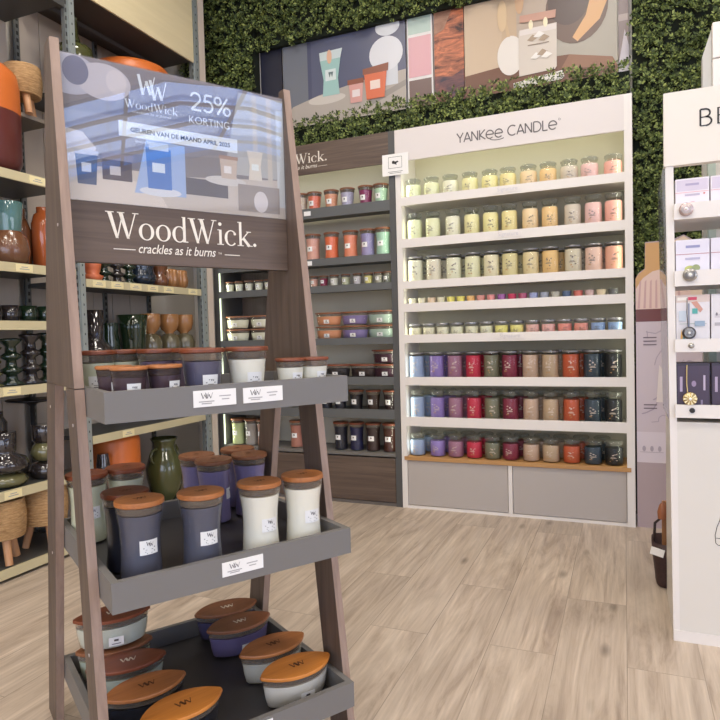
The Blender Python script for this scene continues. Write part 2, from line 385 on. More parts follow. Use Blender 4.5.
# ------------------------------------------------------------------ foliage
def leaf_mat(name, c1, c2, c3):
    m = bpy.data.materials.new(name); m.use_nodes = True; nt = m.node_tree; b = nt.nodes['Principled BSDF']
    g = nt.nodes.new('ShaderNodeNewGeometry'); r = nt.nodes.new('ShaderNodeValToRGB')
    r.color_ramp.elements[0].color = rgb(c1); r.color_ramp.elements[1].color = rgb(c3); e = r.color_ramp.elements.new(.6); e.color = rgb(c2)
    nt.links.new(g.outputs['Random Per Island'], r.inputs[0]); nt.links.new(r.outputs[0], b.inputs['Base Color'])
    b.inputs['Roughness'].default_value = .55
    return m
M_leaf = leaf_mat('hedge_leaves', (50, 62, 32), (94, 110, 54), (168, 180, 100))
M_hback = mat('hedge_backing', (22, 30, 18), 0.9)
def hedge(name, label, areas, backs, dens=2000, size=.0135):
    """areas: (x0, x1, z0, z1, y front, depth) of foliage; rosettes of small curled leaves, every leaf its own island"""
    rng = np.random.default_rng(len(areas)*7+int(abs(areas[0][0])*100)); V = []; F = []; n0 = 0
    for (x0, x1, z0, z1, y, depth) in areas:
        n = int((x1-x0)*(z1-z0)*dens)
        xs = rng.uniform(x0, x1, n); zs = rng.uniform(z0, z1, n)
        lump = .5+.5*np.sin(xs*23+np.sin(zs*19)*1.7)*np.sin(zs*27+xs*5)
        ys = y - rng.uniform(0, 1, n)**2*depth*.6 - lump*depth*.4
        xs += rng.normal(0, .012, n); zs += rng.normal(0, .014, n)
        for i in range(n):
            N = np.array([rng.normal(0, .5), -1, rng.normal(.25, .5)]); N /= np.linalg.norm(N)
            A = np.cross(N, [0, 0, 1.0]); A /= np.linalg.norm(A); B = np.cross(A, N)
            c = np.array([xs[i], ys[i], zs[i]]); a0 = rng.uniform(0, 6.28); K = rng.uniform(.75, 1.25)
            for k in range(8):
                t = a0+k*.785+rng.normal(0, .2); s = size*K*rng.uniform(.75, 1.2)
                d = A*math.cos(t)+B*math.sin(t); e = -A*math.sin(t)+B*math.cos(t); up = N*s*rng.uniform(.3, 1.1); b0 = c+d*s*.35
                V += [b0, b0+d*s*.7-e*s*.42+up*.5, b0+d*s*1.25+up*1.25, b0+d*s*.7+e*s*.42+up*.5]
                F.append((n0, n0+1, n0+2, n0+3)); n0 += 4
    me = bpy.data.meshes.new(name); me.from_pydata([tuple(p) for p in V], [], F); me.materials.append(M_leaf); me.update()
    o = link(name, me); tag(o, label, 'greenery', kind='stuff')
    mb = MB()
    for bx in backs: mb.box(*bx)
    mb.build('backing', M_hback, o)
    return o
hedge('hedge_wall', 'artificial boxwood hedge above and beneath the row of pictures over the cabinets',
      [(-3.2, -2.55, 2.50, 4.1, 4.15, .07), (-2.55, .04, 3.30, 4.1, 4.18, .08), (-2.9, .03, 2.46, 2.70, 4.09, .09)],
      [(-3.2, -2.55, 4.165, 4.235, 2.46, 4.19), (-2.53, .045, 4.18, 4.23, 3.30, 4.19), (-2.53, .045, 4.11, 4.19, 2.46, 2.66)])
hedge('hedge_wall', 'tall artificial boxwood hedge right of the white candle cabinet, behind the lilac panel',
      [(.06, 1.1, .9, 4.1, 4.17, .08)], [(.06, 1.4, 4.175, 4.23, .0, 4.19)])

# ------------------------------------------------------------------ pictures on the wall (y = 4.20)
PY_ = 4.215
def picture(name, label, x0, x1, z0, z1, base, shapes, cat='picture'):
    """flat printed board; shapes are (material, polygon) printed on it"""
    mats = [base]; mb = MB(); mb.box(x0, x1, PY_, PY_+.015, z0, z1)
    for k, (m, poly) in enumerate(shapes):
        if m not in mats: mats.append(m)
        poly = [(min(max(p[0], x0), x1), min(max(p[1], z0), z1)) for p in poly]
        mb.flat(poly, (0, PY_-.0006*(k+1), 0), (1, 0, 0), (0, 0, 1), mats.index(m))
    return tag(mb.build(name, mats), label, cat)
def pm(c): return mat('print_%d_%d_%d' % c, c, 0.35)
def ell(cx, cz, rx, rz, n=28, a0=0, a1=360): return [(cx+rx*math.cos(math.radians(a0+(a1-a0)*i/n)), cz+rz*math.sin(math.radians(a0+(a1-a0)*i/n))) for i in range(n+(a1-a0 != 360))]
def R_(x0, x1, z0, z1): return [(x0, z0), (x1, z0), (x1, z1), (x0, z1)]
ZB, ZT = 2.62, 3.33
picture('wall_picture', 'narrow dark navy picture strip with orange foot, leftmost above the cabinets', -2.53, -2.348, ZB, ZT, pm((38, 40, 58)),
        [(pm((200, 140, 100)), [(-2.53, 2.92), (-2.348, 2.95), (-2.348, 2.6), (-2.53, 2.6)])])
picture('wall_picture', 'navy picture of mint, pink and orange candles on a marble table', -2.336, -1.372, ZB, ZT, pm((96, 100, 124)),
        [(pm((120, 124, 134)), R_(-2.336, -2.13, ZB, ZT)), (pm((84, 88, 114)), R_(-2.13, -2.10, ZB, ZT)), (pm((98, 100, 124)), R_(-1.62, -1.372, ZB, ZT)),
         (pm((186, 176, 166)), [(-2.30, 2.80), (-2.26, 2.85), (-2.05, 2.90), (-1.7, 2.95), (-1.372, 2.97), (-1.372, 2.6), (-2.1, 2.6), (-2.27, 2.72)]),
         (pm((214, 206, 196)), ell(-1.98, 2.865, .15, .035)), (pm((160, 152, 144)), [(-1.66, 2.80), (-1.372, 2.90), (-1.372, 2.86), (-1.64, 2.76)]),
         (pm((216, 218, 222)), R_(-1.53, -1.43, 2.88, 3.08)), (pm((228, 228, 232)), ell(-1.515, 3.10, .125, .12)), (pm((222, 224, 228)), ell(-1.50, 3.28, .09, .06)),
         (pm((168, 206, 200)), [(-2.01, 2.885), (-1.875, 2.885), (-1.885, 3.0), (-1.862, 3.14), (-2.025, 3.14), (-2.0, 3.0)]),
         (pm((214, 226, 226)), [(-2.025, 3.14), (-1.862, 3.14), (-1.846, 3.205), (-2.03, 3.20)]), (pm((235, 190, 160)), ell(-1.95, 3.16, .02, .05)),
         (pm((226, 236, 234)), R_(-1.985, -1.90, 2.99, 3.07)), (pm((110, 130, 130)), [(-1.96, 3.05), (-1.95, 3.01), (-1.94, 3.04), (-1.93, 3.01), (-1.92, 3.05)]),
         (pm((224, 168, 158)), [(-1.79, 2.80), (-1.70, 2.80), (-1.69, 2.93), (-1.80, 2.93)]), (pm((150, 92, 72)), R_(-1.81, -1.685, 2.93, 2.965)), (pm((240, 226, 222)), R_(-1.775, -1.715, 2.84, 2.89)),
         (pm((226, 120, 84)), [(-1.665, 2.805), (-1.53, 2.805), (-1.51, 2.98), (-1.68, 2.98)]), (pm((150, 92, 72)), [(-1.69, 2.98), (-1.50, 2.98), (-1.495, 3.035), (-1.69, 3.02)]), (pm((244, 222, 210)), R_(-1.635, -1.56, 2.87, 2.93))])
sw = [(pm((226, 224, 220)), R_(-1.358, -1.18, 2.62, 2.64)), (pm((186, 206, 196)), R_(-1.35, -1.19, 3.19, ZT)), (pm((226, 172, 178)), R_(-1.35, -1.19, 2.90, 3.17)), (pm((122, 98, 92)), R_(-1.35, -1.19, ZB, 2.88))]
picture('wall_picture', 'white-edged picture of three swatches, mint over pink over brown wood', -1.358, -1.18, ZB, ZT, pm((234, 230, 226)), sw)
M_ember = mat('ember_print', (222, 132, 92), .4, noise=((7, 1, 22), .14, (62, 38, 40)))
picture('wall_picture', 'picture of glowing embers and charred wood beside the swatches', -1.168, -.966, ZB, ZT, M_ember,
        [(mat('ember_print_dark', (150, 92, 84), .4, noise=((6, 1, 18), .16, (54, 46, 66))), [(-1.168, 2.62), (-.966, 2.62), (-.966, 2.9), (-1.05, 2.86), (-1.168, 2.88)]),
         (mat('ember_print_top', (196, 150, 122), .4, noise=((5, 1, 12), .2, (120, 76, 62))), [(-1.168, 3.33), (-1.03, 3.33), (-1.10, 3.18), (-1.168, 3.15)])])
mo_ = [(pm((196, 178, 160)), R_(-.62, -.02, ZB, ZT)), (pm((178, 170, 156)), R_(-.38, -.02, ZB, ZT)), (pm((206, 180, 150)), [(-.62, 2.6), (-.62, ZT), (-.7, ZT), (-.74, 2.6)]),
       (pm((122, 84, 66)), [(-.96, 2.84), (-.62, 2.87), (-.3, 2.86), (-.02, 2.74), (-.02, 2.6), (-.96, 2.6)]), (pm((150, 108, 84)), [(-.3, 2.86), (-.05, 2.80), (-.02, 2.74), (-.35, 2.78)]),
       (pm((118, 96, 86)), ell(-.255, 3.14, .185, .22)), (pm((222, 174, 124)), [(-.10, 3.30), (-.07, 3.16), (-.12, 3.04), (-.25, 2.93), (-.28, 2.96), (-.2, 3.08), (-.17, 3.2), (-.17, 3.33)]), (pm((98, 82, 78)), ell(-.30, 3.20, .125, .16)),
       (pm((236, 228, 218)), ell(-.66, 2.92, .085, .125)), (pm((214, 186, 150)), [(-.68, 3.04), (-.73, 3.26), (-.71, 3.27), (-.66, 3.04)]), (pm((224, 196, 158)), ell(-.71, 3.18, .03, .10)), (pm((214, 176, 140)), ell(-.60, 3.26, .028, .09)),
       (pm((232, 226, 218)), [(-.645, 2.74), (-.34, 2.77), (-.33, 2.73), (-.345, 2.715), (-.64, 2.70)]),
       (pm((220, 208, 194)), [(-.607, 2.775), (-.385, 2.785), (-.375, 2.80), (-.372, 3.07), (-.60, 3.065), (-.607, 3.05)]), (pm((232, 222, 214)), R_(-.60, -.375, 3.03, 3.065)),
       (pm((206, 160, 140)), [(-.60, 3.11), (-.38, 3.10), (-.375, 3.15), (-.598, 3.155)]), (pm((250, 236, 200)), ell(-.53, 3.085, .014, .03)), (pm((250, 236, 200)), ell(-.44, 3.085, .014, .03)),
       (pm((158, 140, 124)), R_(-.55, -.42, 2.955, 2.962))]
for k, (cx, cz) in enumerate([(-.52, 3.0), (-.48, 3.015), (-.45, 2.99), (-.50, 2.885), (-.46, 2.90), (-.435, 2.88)]):
    mo_.append((pm((244, 238, 230)) if k % 2 else pm((178, 156, 132)), [(cx-.035, cz-.01), (cx, cz+.022), (cx+.035, cz), (cx, cz-.02)]))
picture('wall_picture', 'beige picture of a large jar candle with white vase and dark round disc', -.960, -.020, ZB, ZT, pm((212, 188, 160)), mo_)
picture('wall_picture', 'grey sliver of a picture at the right end of the row', -.014, .042, ZB, ZT, pm((150, 134, 132)),
        [(pm((208, 200, 206)), [(-.014, 2.75), (.02, 2.95), (.042, 2.85), (.042, 2.6), (-.014, 2.6)]), (pm((186, 170, 166)), R_(-.014, .042, 3.0, 3.04))])

# ------------------------------------------------------------------ white candle cabinet
YX0, YX1 = -1.352, .052
M_led = mat('led_strip', (255, 255, 240), emit=(236, 255, 214), estr=1.1)
cab = thing('candle_cabinet', 'tall white illuminated display cabinet full of coloured jar candles', 'cabinet', (0, YU, 0))
D = .34
MB().prism([(0, 0), (D, 0), (D, 2.43), (.0165, 2.43), (.0165, 2.2495), (0, 2.2495)], YX0, YX0+.037, axis=0).build('side_panel', M_whitelac, cab); MB().box(YX1-.042, YX1, 0, D, 0, 2.45).build('side_panel', M_whitelac, cab)
MB().box(YX0+.037, YX1-.042, .315, D, .33, 2.43).build('back_panel', mat('cabinet_back', (196, 190, 168), .6), cab)
MB().box(YX0, YX1-.042, 0, .016, 2.25, 2.45).build('header_panel', M_whitehdr, cab); MB().box(YX0, YX1-.042, .0165, D, 2.4305, 2.45).build('top_panel', M_whitelac, cab)
hd = MB(); o_ = (-.945, -.002, 2.318)
thin_mb(hd, 'YANKee CANDLe', (-.945, -.0015, 2.312), (1, 0, 0), (0, 0, 1), .60, .058)
for poly in ring(.0, 0, .045, .014, 190, 330, .005, 12): hd.flat(poly, (-.695, -.0015, 2.312), (1, 0, 0), (0, 0, 1))
for poly in ring(0, 0, .006, .006, 0, 360, .002, 8): hd.flat(poly, (-.335, -.0015, 2.365), (1, 0, 0), (0, 0, 1))
hd.build('lettering', mat('grey_lettering', (104, 98, 98), .5), cab)
LIPS = [(2.02, 1.966), (1.753, 1.697), (1.482, 1.432), (1.337, 1.283), (1.135, 1.082), (.861, .807), (.602, .541)]
for t, l in LIPS:
    sh = MB().box(YX0+.037, YX1-.042, 0, .014, l, t).box(YX0+.037, YX1-.042, .014, .315, t-.04, t-.02).build('shelf', M_whitelac, cab)
for t, l in LIPS[:2] + [LIPS[4]]:
    s_ = MB().box(-.72, -.56, -.003, 0, l+.014, t-.012); text_mb(s_, 'Signature', (-.64, -.0035, l+.022), (1, 0, 0), (0, 0, 1), width=.12, mi=1)
    s_.build('shelf_strip', [M_whitelac, mat('faint_print', (206, 202, 206), .5)], cab)
MB().box(YX0+.02, YX1-.02, -.006, .315, .318, .342).build('base_shelf', M_oak, cab)
MB().box(YX0+.037, YX1-.042, .004, D, .0, .018).box(-.664, -.640, .002, .05, .018, .318).build('plinth', M_whitelac, cab)
for x0, x1 in ((YX0+.039, -.667), (-.637, YX1-.044)):
    MB().bbox(x0, x1, .006, .026, .021, .315, .002).build('door', M_greydoor, cab)
MB().box(YX0+.05, YX1-.06, .03, .05, 2.422, 2.43).build('led_strip', M_led, cab)

PK_ = .68
def area(name, loc, size, power, col, rot=(0, 0, 0), parent=None):
    li = bpy.data.lights.new(name, 'AREA'); li.shape = 'RECTANGLE'; li.size = size[0]; li.size_y = size[1]; li.energy = power*PK_; li.color = col
    o = bpy.data.objects.new(name, li); COL.objects.link(o); o.location = loc; o.rotation_euler = rot
    if parent is not None: o.parent = parent
    return o
G = (.99, 1.0, .80)
area('led_light', ((YX0+YX1)/2, YU+.09, 2.415), (1.28, .03), 2.2, G, (math.radians(12), 0, 0))
area('led_light', (YX0+.040, YU+.02, 1.3), (1.85, .012), 1.7, G, (0, math.radians(-90), math.radians(35)))
area('led_light', (YX1-.045, YU+.02, 1.3), (1.85, .012), 1.3, G, (0, math.radians(90), math.radians(-35)))

# ---- jar candle prototypes
def arc_patch(mb, prof_r, z0, z1, a0, a1, rise=.0008, mi=0, n=6):
    """curved patch on a body of revolution; prof_r(z) gives the radius"""
    vs = []
    for k in range(3):
        z = z0+(z1-z0)*k/2
        for i in range(n+1):
            a = math.radians(a0+(a1-a0)*i/n); r = prof_r(z)+rise; vs.append((r*math.cos(a), r*math.sin(a), z))
    fs = [(k*(n+1)+i, k*(n+1)+i+1, (k+1)*(n+1)+i+1, (k+1)*(n+1)+i) for k in range(2) for i in range(n)]
    mb.add(vs, fs, mi)
def motif(seed, R, z0, z1):
    """little printed blossoms, leaves and two lines of script on the jar front"""
    rn = random.Random(seed); mb = MB(); pr = lambda z: R
    def blot(ang, z, da, dz, mi):
        n = 8; vs = []
        for i in range(n):
            t = 2*PI*i/n; rr = .65+.35*math.cos(3*t+seed)
            a = math.radians(ang+da*rr*math.cos(t)); vs.append(((R+.001)*math.cos(a), (R+.001)*math.sin(a), z+dz*rr*math.sin(t)))
        mb.add(vs, [tuple(range(n))], mi)
    h = z1-z0
    for k in range(4): blot(-90+rn.uniform(-24, 24), z0+h*rn.uniform(.62, .95), rn.uniform(5, 11), h*rn.uniform(.05, .10), 0)
    for k in range(3): blot(-90+rn.uniform(-22, 22), z0+h*rn.uniform(.05, .3), rn.uniform(5, 10), h*rn.uniform(.05, .09), 1 if k else 0)
    arc_patch(mb, pr, z0+h*.42, z0+h*.46, -112, -72, .001, 0); arc_patch(mb, pr, z0+h*.50, z0+h*.53, -106, -78, .001, 0)
    return mb
JM = {}
def jar_proto(kind, seed):
    """kinds: tall (glass lid), medium (glass lid), pillar (steel lid), tumbler, votive"""
    if (kind, seed) in JM: return JM[(kind, seed)]
    dim = {'tall': (.049, .19), 'medium': (.051, .143), 'pillar': (.050, .178), 'tumbler': (.042, .090), 'votive': (.029, .062)}[kind]
    R, Hh = dim; sg = 20 if kind != 'votive' else 14
    root = link('jar_candle', None)
    if kind in ('tall', 'medium'):
        body = Hh*(.84 if kind == 'tall' else .80)
        pr = [(R*.90, 0), (R, .008), (R, body*.82), (R*.97, body*.92), (R*.84, body), (R*.84, body+.004)]
        JMb = MB().lathe(pr, sg, cap1=False).build('glass_jar', G_jar, root)
        MB().lathe([(R*.88, .006), (R*.965, .012), (R*.965, body*.84), (R*.9, body*.90)], sg).build('wax', mat('wax_default', (230, 225, 200), .5), root)
        MB().lathe([(R*.80, body+.001), (R*.88, body+.004), (R*.88, body+.010), (R*.97, body+.014), (R*.97, Hh-.006), (R*.80, Hh)], sg).build('glass_lid', G_lid, root)
        z0, z1 = body*.22, body*.66
    elif kind == 'pillar':
        body = Hh*.93
        MB().lathe([(R*.9, 0), (R, .008), (R, body*.94), (R*.92, body)], sg, cap1=False).build('glass_jar', G_jar, root)
        MB().lathe([(R*.88, .006), (R*.965, .012), (R*.965, body*.93)], sg).build('wax', mat('wax_default', (230, 225, 200), .5), root)
        MB().lathe([(R*.93, body), (R*.99, body+.002), (R*.99, Hh-.002), (R*.95, Hh)], sg).build('metal_lid', M_steel, root)
        z0, z1 = body*.25, body*.75
    elif kind == 'tumbler':
        body = Hh*.82
        MB().lathe([(R*.86, 0), (R*.94, .006), (R, body)], sg, cap1=False).build('glass_jar', G_jar, root)
        MB().lathe([(R*.84, .005), (R*.92, .009), (R*.965, body*.86)], sg).build('wax', mat('wax_default', (230, 225, 200), .5), root)
        MB().lathe([(R*.96, body), (R*1.02, body+.002), (R*1.02, Hh-.002), (R*.97, Hh)], sg).build('metal_lid', M_steel, root)
        z0, z1 = body*.2, body*.6
    else:
        MB().lathe([(R*.8, 0), (R*.86, .004), (R, Hh)], sg, cap1=False).build('glass_jar', G_jar, root)
        MB().lathe([(R*.78, .004), (R*.95, Hh*.86)], sg).build('wax', mat('wax_default', (230, 225, 200), .5), root)
        z0, z1 = None, None
    if z0: motif(seed, R, z0, z1).build('printed_motif', [mat('motif_ink', (120, 110, 104), .6), mat('motif_gold', (196, 150, 96), .5)], root)
    JM[(kind, seed)] = root
    return root
ORD = ['first', 'second', 'third', 'fourth', 'fifth', 'sixth', 'seventh', 'eighth', 'ninth', 'tenth', 'eleventh', 'twelfth', 'thirteenth', 'fourteenth',
       'fifteenth', 'sixteenth', 'seventeenth', 'eighteenth', 'nineteenth', 'last']
def soft(c, k): return tuple(int(a*(1-k)+b_*k) for a, b_ in zip(c, (240, 234, 218)))
def wax(c): return mat('wax_%d_%d_%d' % c, c, 0.5)
PAL = [('pale green', (232, 240, 188)), ('pale yellow-green', (234, 236, 184)), ('ivory', (238, 236, 206)), ('lemon', (240, 232, 160)), ('yellow', (244, 232, 150)), ('golden yellow', (240, 222, 138)),
       ('peach', (244, 206, 150)), ('orange', (240, 190, 116)), ('greyish pink', (206, 190, 172)), ('light pink', (236, 180, 180)), ('coral pink', (240, 156, 142))]
PAL3 = [('cream', (232, 232, 204)), ('cream dotted', (232, 224, 200)), ('ivory', (236, 234, 204)), ('pale yellow', (232, 230, 186)), ('cream speckled', (234, 224, 186)), ('yellow-gold', (226, 212, 150)),
        ('sand', (228, 208, 154)), ('amber', (236, 190, 116)), ('greige', (212, 202, 176)), ('pink', (236, 194, 178)), ('salmon', (238, 168, 142))]
DARK = [('sky blue', (158, 176, 208)), ('violet', (142, 120, 186)), ('mauve', (160, 112, 136)), ('bright red', (196, 46, 72)), ('olive grey', (120, 118, 96)), ('burgundy', (130, 42, 66)),
        ('dusty beige', (196, 166, 144)), ('beige', (190, 164, 136)), ('rust orange', (192, 88, 54)), ('slate teal', (52, 66, 78)), ('black', (30, 32, 36))]
def row(xs, kind, z, pal, where, y=.085, group=None, short=None):
    for i, x in enumerate(xs):
        nm, c = pal[i % len(pal)]
        p = jar_proto(kind, i % 4)
        w = {'tall': 'glass-lidded jar candle', 'medium': 'squat jar candle', 'pillar': 'flat-lidded jar candle', 'tumbler': 'small jar candle', 'votive': 'tiny votive candle'}[kind]
        pos = ORD[i] if i < len(xs)-1 else 'last'
        lab = '%s %s, %s from left, %s' % (nm, w, pos, where) if pos != 'last' else '%s %s, last at the right, %s' % (nm, w, where)
        o = dup(p, (x, YU+y, z), random.uniform(-.15, .15), lab, group, {'wax': wax(c), **({'printed_motif': mat('motif_pale', (222, 206, 190), .6)} if pal is DARK else {})})
        o['category'] = 'candle'
J1 = [-1.259, -1.136, -1.012, -.886, -.761, -.65, -.527, -.412, -.292, -.178, -.05]
PAL = [(a, soft(b_, .30)) for a, b_ in PAL]; PAL3 = [(a, soft(b_, .18)) for a, b_ in PAL3]
def w_(n): return n + ' shelf of white cabinet'
X2 = [-1.255, -1.132, -1.0, -.878, -.76, -.645, -.52, -.405, -.275, -.16, -.05]
X6 = [-1.262, -1.125, -1.005, -.885, -.77, -.657, -.532, -.415, -.295, -.175, -.06]
row(J1, 'medium', 2.0, PAL, w_('top'), group='jar candles on the top cabinet shelf')
row(X2, 'tall', 1.733, PAL, w_('second'), group='jar candles on the second cabinet shelf')
row(X2, 'pillar', 1.462, PAL3, w_('third'), group='jar candles on the third cabinet shelf')
V4 = [('cream', (238, 234, 206)), ('ivory', (236, 230, 200)), ('blush', (236, 206, 176)), ('off-white', (240, 234, 206)), ('yellow', (240, 228, 110)), ('lemon', (238, 226, 104)), ('apricot', (238, 186, 110)),
      ('rose', (228, 150, 140)), ('salmon', (232, 140, 140)), ('purple', (150, 80, 160)), ('crimson', (196, 36, 80)), ('magenta', (176, 70, 110)), ('lavender blue', (150, 160, 210)), ('blue-grey', (150, 156, 180)),
      ('stone', (176, 172, 160)), ('navy', (60, 84, 124)), ('terracotta', (206, 96, 84)), ('dusty pink', (206, 172, 172)), ('sand', (226, 206, 170)), ('charcoal', (70, 72, 76))]
V4 = [(a, soft(b_, .15)) for a, b_ in V4]
row([-1.272+.0640*i for i in range(20)], 'votive', 1.317, V4, w_('fourth'), y=.06, group='votives on the fourth cabinet shelf')
V5 = [('ivory', (236, 234, 200)), ('cream', (238, 232, 200)), ('white', (236, 234, 206)), ('off-white', (232, 232, 200)), ('pale cream', (234, 230, 196)), ('vanilla', (232, 232, 198)), ('yellow', (240, 232, 120)), ('lemon', (238, 228, 124)),
      ('light pink', (232, 172, 164)), ('pink', (232, 164, 160)), ('coral', (234, 128, 116)), ('salmon', (234, 134, 120)), ('blue', (120, 156, 214)), ('cornflower blue', (122, 160, 220))]
V5 = [(a, soft(b_, .25)) for a, b_ in V5]
row([-1.262+.0935*i for i in range(14)], 'tumbler', 1.115, V5, w_('fifth'), y=.07, group='small jars on the fifth cabinet shelf')
row(X6, 'pillar', .84, DARK, w_('sixth'), group='jar candles on the sixth cabinet shelf')
row(X6, 'tall', .58, DARK, w_('seventh'), group='jar candles on the seventh cabinet shelf')
row(X6, 'medium', .342, DARK, w_('bottom'), y=.07, group='jar candles on the bottom cabinet shelf')
for xs, kind, z, pal, wh in ((X2, 'pillar', 1.462, PAL3, 'third'), (X6, 'pillar', .84, DARK, 'sixth'), (X6, 'tall', .58, DARK, 'seventh'), (X6, 'medium', .342, DARK, 'bottom')):
    for i, x in enumerate(xs[:-1]):
        o = dup(jar_proto(kind, i % 4), (x+.045, YU+.215, z), 0, '%s jar candle hidden behind the %s from left, %s' % (pal[i][0], ORD[i], w_(wh)), 'back row on the %s cabinet shelf' % wh, {'wax': wax(pal[i][1]), **({'printed_motif': mat('motif_pale', (222, 206, 190), .6)} if pal is DARK else {})})
        o['category'] = 'candle'
for p in JM.values():
    for ch in list(p.children): bpy.data.objects.remove(ch)
    bpy.data.objects.remove(p)

# ------------------------------------------------------------------ wood-lidded candles
def lbl(mb, prof, z0, z1, a0, a1, mi_w=0, mi_i=1, far=False):
    arc_patch(mb, prof, z0, z1, a0, a1, .0008, mi_w)
    h = z1-z0; am = (a0+a1)/2
    if far:
        arc_patch(mb, prof, z0+h*.45, z0+h*.75, am-6, am+6, .0014, mi_i); return
    # monogram and print lines laid on the curved label
    R = prof((z0+z1)/2)+.0014; w = math.radians(a1-a0)*R
    def P(u, z): a = math.radians(am)+u/R; return ((R)*math.cos(a), (R)*math.sin(a), z)
    def put(poly): mb.add([P(p[0], z0+p[1]) for p in poly], [tuple(range(len(poly)))], mi_i)
    k = h*.34
    for X, Y in ((-.55, .62), (-.05, .56)):
        pts = [(X*k, h*Y+k*.8), ((X+.22)*k, h*Y), ((X+.42)*k, h*Y+k*.6), ((X+.64)*k, h*Y), ((X+.9)*k, h*Y+k*.8)]
        for i in range(4): put(line(pts[i], pts[i+1], .0016 if i % 2 == 0 else .0007))
    put(hbar(-w*.32, w*.32, h*.46, .0018)); put(hbar(-w*.2, w*.2, h*.34, .001)); put(hbar(-w*.22, w*.30, h*.20, .0022)); put(hbar(-w*.15, w*.15, h*.10, .001))

def interp(prof):
    def f(z):
        for (r0, z0), (r1, z1) in zip(prof, prof[1:]):
            if z0 <= z <= z1 and z1 > z0: return r0+(r1-r0)*(z-z0)/(z1-z0)
        return prof[-1][0]
    return f
WP = {}
def burner(mb, z, k, mi=1):
    for X in (-.5, -.02):
        pts = [(X*k, .4*k), ((X+.2)*k, -.3*k), ((X+.4)*k, .3*k), ((X+.6)*k, -.3*k), ((X+.85)*k, .4*k)]
        for i in range(4):
            for poly in [line(pts[i], pts[i+1], k*(.13 if i % 2 == 0 else .06))]: mb.add([(a, b_, z) for a, b_ in poly], [(0, 1, 2, 3)], mi)
def wick_proto(kind, far=False):
    key = (kind, far)
    if key in WP: return WP[key]
    root = link('candle', None); seg = 40 if not far else 18
    if kind == 'large':   # hourglass
        H_, prof = .180, [(.044, 0), (.0485, .004), (.0485, .02), (.0460, .06), (.0450, .09), (.0465, .125), (.0515, .160), (.0535, .180)]
        wz, lr, lt = .160, .0560, .0125
    elif kind == 'medium':
        H_, prof = .125, [(.036, 0), (.0390, .004), (.0405, .03), (.0430, .06), (.0470, .095), (.0515, .125)]
        wz, lr, lt = .105, .0535, .011
    else:
        H_, prof = .094, [(.028, 0), (.0300, .003), (.0315, .03), (.0342, .06), (.0382, .094)]
        wz, lr, lt = .078, .0402, .008
    f = interp(prof)
    MB().lathe(prof, seg, cap1=False).build('glass_body', G_clear, root)
    wp = [(f(z)*.955, z) for z in [.006+(wz-.006)*i/8 for i in range(9)]]
    MB().lathe(wp, seg).build('wax', wax((225, 222, 205)), root)
    MB().lathe([(f(H_-.020)*.93, H_-.018), (f(H_-.016)*.955, H_-.016), (f(H_)*.965, H_-.001)], seg).build('seal_ring', M_seal, root)
    ld = MB().lathe([(lr*.95, H_), (lr, H_+.002), (lr, H_+lt-.003), (lr*.97, H_+lt)], seg, smooth=False)
    if not far: burner(ld, H_+lt+.0004, lr*.40)
    ld.build('wood_lid', [M_lid, mat('burnt_mark', (96, 58, 36), .6)], root)
    lb = MB(); w = 27 if kind == 'large' else 25
    z0 = {'large': .072, 'medium': .040, 'small': .040}[kind]; z1 = z0+{'large': .033, 'medium': .034, 'small': .026}[kind]
    lbl(lb, f, z0, z1, -96-w, -96+w, far=far)
    lb.build('paper_label', [M_white, M_ink], root)
    WP[key] = root; return root
def vesica(L, Wd, n=14):
    """boat-shaped outline, tips at +-L/2"""
    pts = []
    for i in range(n+1):
        t = -1+2*i/n; y = Wd/2*(1-abs(t)**2.2)**.8 if abs(t) < 1 else 0
        pts.append((L/2*t, -max(y, .004)))
    return pts + [(x, -y) for x, y in reversed(pts)]
def boat_proto(far=False):
    key = ('boat', far)
    if key in WP: return WP[key]
    root = link('candle', None); n = 16 if not far else 8
    L, Wd = .202, .110
    def rg(sl, sw, z): return [(x*sl, y*sw, z) for x, y in vesica(L, Wd, n)]
    MB().outline_stack([rg(.80, .66, .0), rg(.86, .76, .006), rg(.93, .88, .04), rg(.985, .97, .084)], caps=False).build('glass_body', G_clear, root)
    MB().outline_stack([rg(.79, .64, .007), rg(.84, .74, .012), rg(.90, .85, .035), rg(.945, .915, .066)]).build('wax', wax((225, 222, 205)), root)
    MB().outline_stack([rg(.955, .93, .070), rg(.965, .945, .083)]).build('seal_ring', M_seal, root)
    ld = MB().outline_stack([rg(1.0, .99, .084), rg(1.03, 1.05, .086), rg(1.03, 1.05, .091), rg(1.015, 1.02, .094)], smooth=False)
    if not far: burner(ld, .0945, .030)
    ld.build('wood_lid', [M_lid, mat('pale_mark', (226, 214, 196), .6)], root)
    lb = MB(); y = -Wd/2*.90
    lb.add([(-.02+.005, y, .018), (.02+.005, y-.0006, .018), (.02+.005, y-.0042, .044), (-.02+.005, y-.0036, .044)], [(0, 1, 2, 3)], 0)
    lb.add([(-.006+.005, y-.0036, .032), (.006+.005, y-.004, .032), (.006+.005, y-.005, .038), (-.006+.005, y-.005, .038)], [(0, 1, 2, 3)], 1)
    lb.add([(-.012+.005, y-.002, .023), (.012+.005, y-.0022, .023), (.012+.005, y-.003, .0255), (-.012+.005, y-.003, .0255)], [(0, 1, 2, 3)], 1)
    lb.build('paper_label', [M_white, M_ink], root)
    for s in (-1, 1): MB().lathe([(.003, -.0), (.006, .004), (.005, .012)], 8, c=(s*.074, 0, 0)).build('glass_foot', G_clear, root)
    WP[key] = root; return root

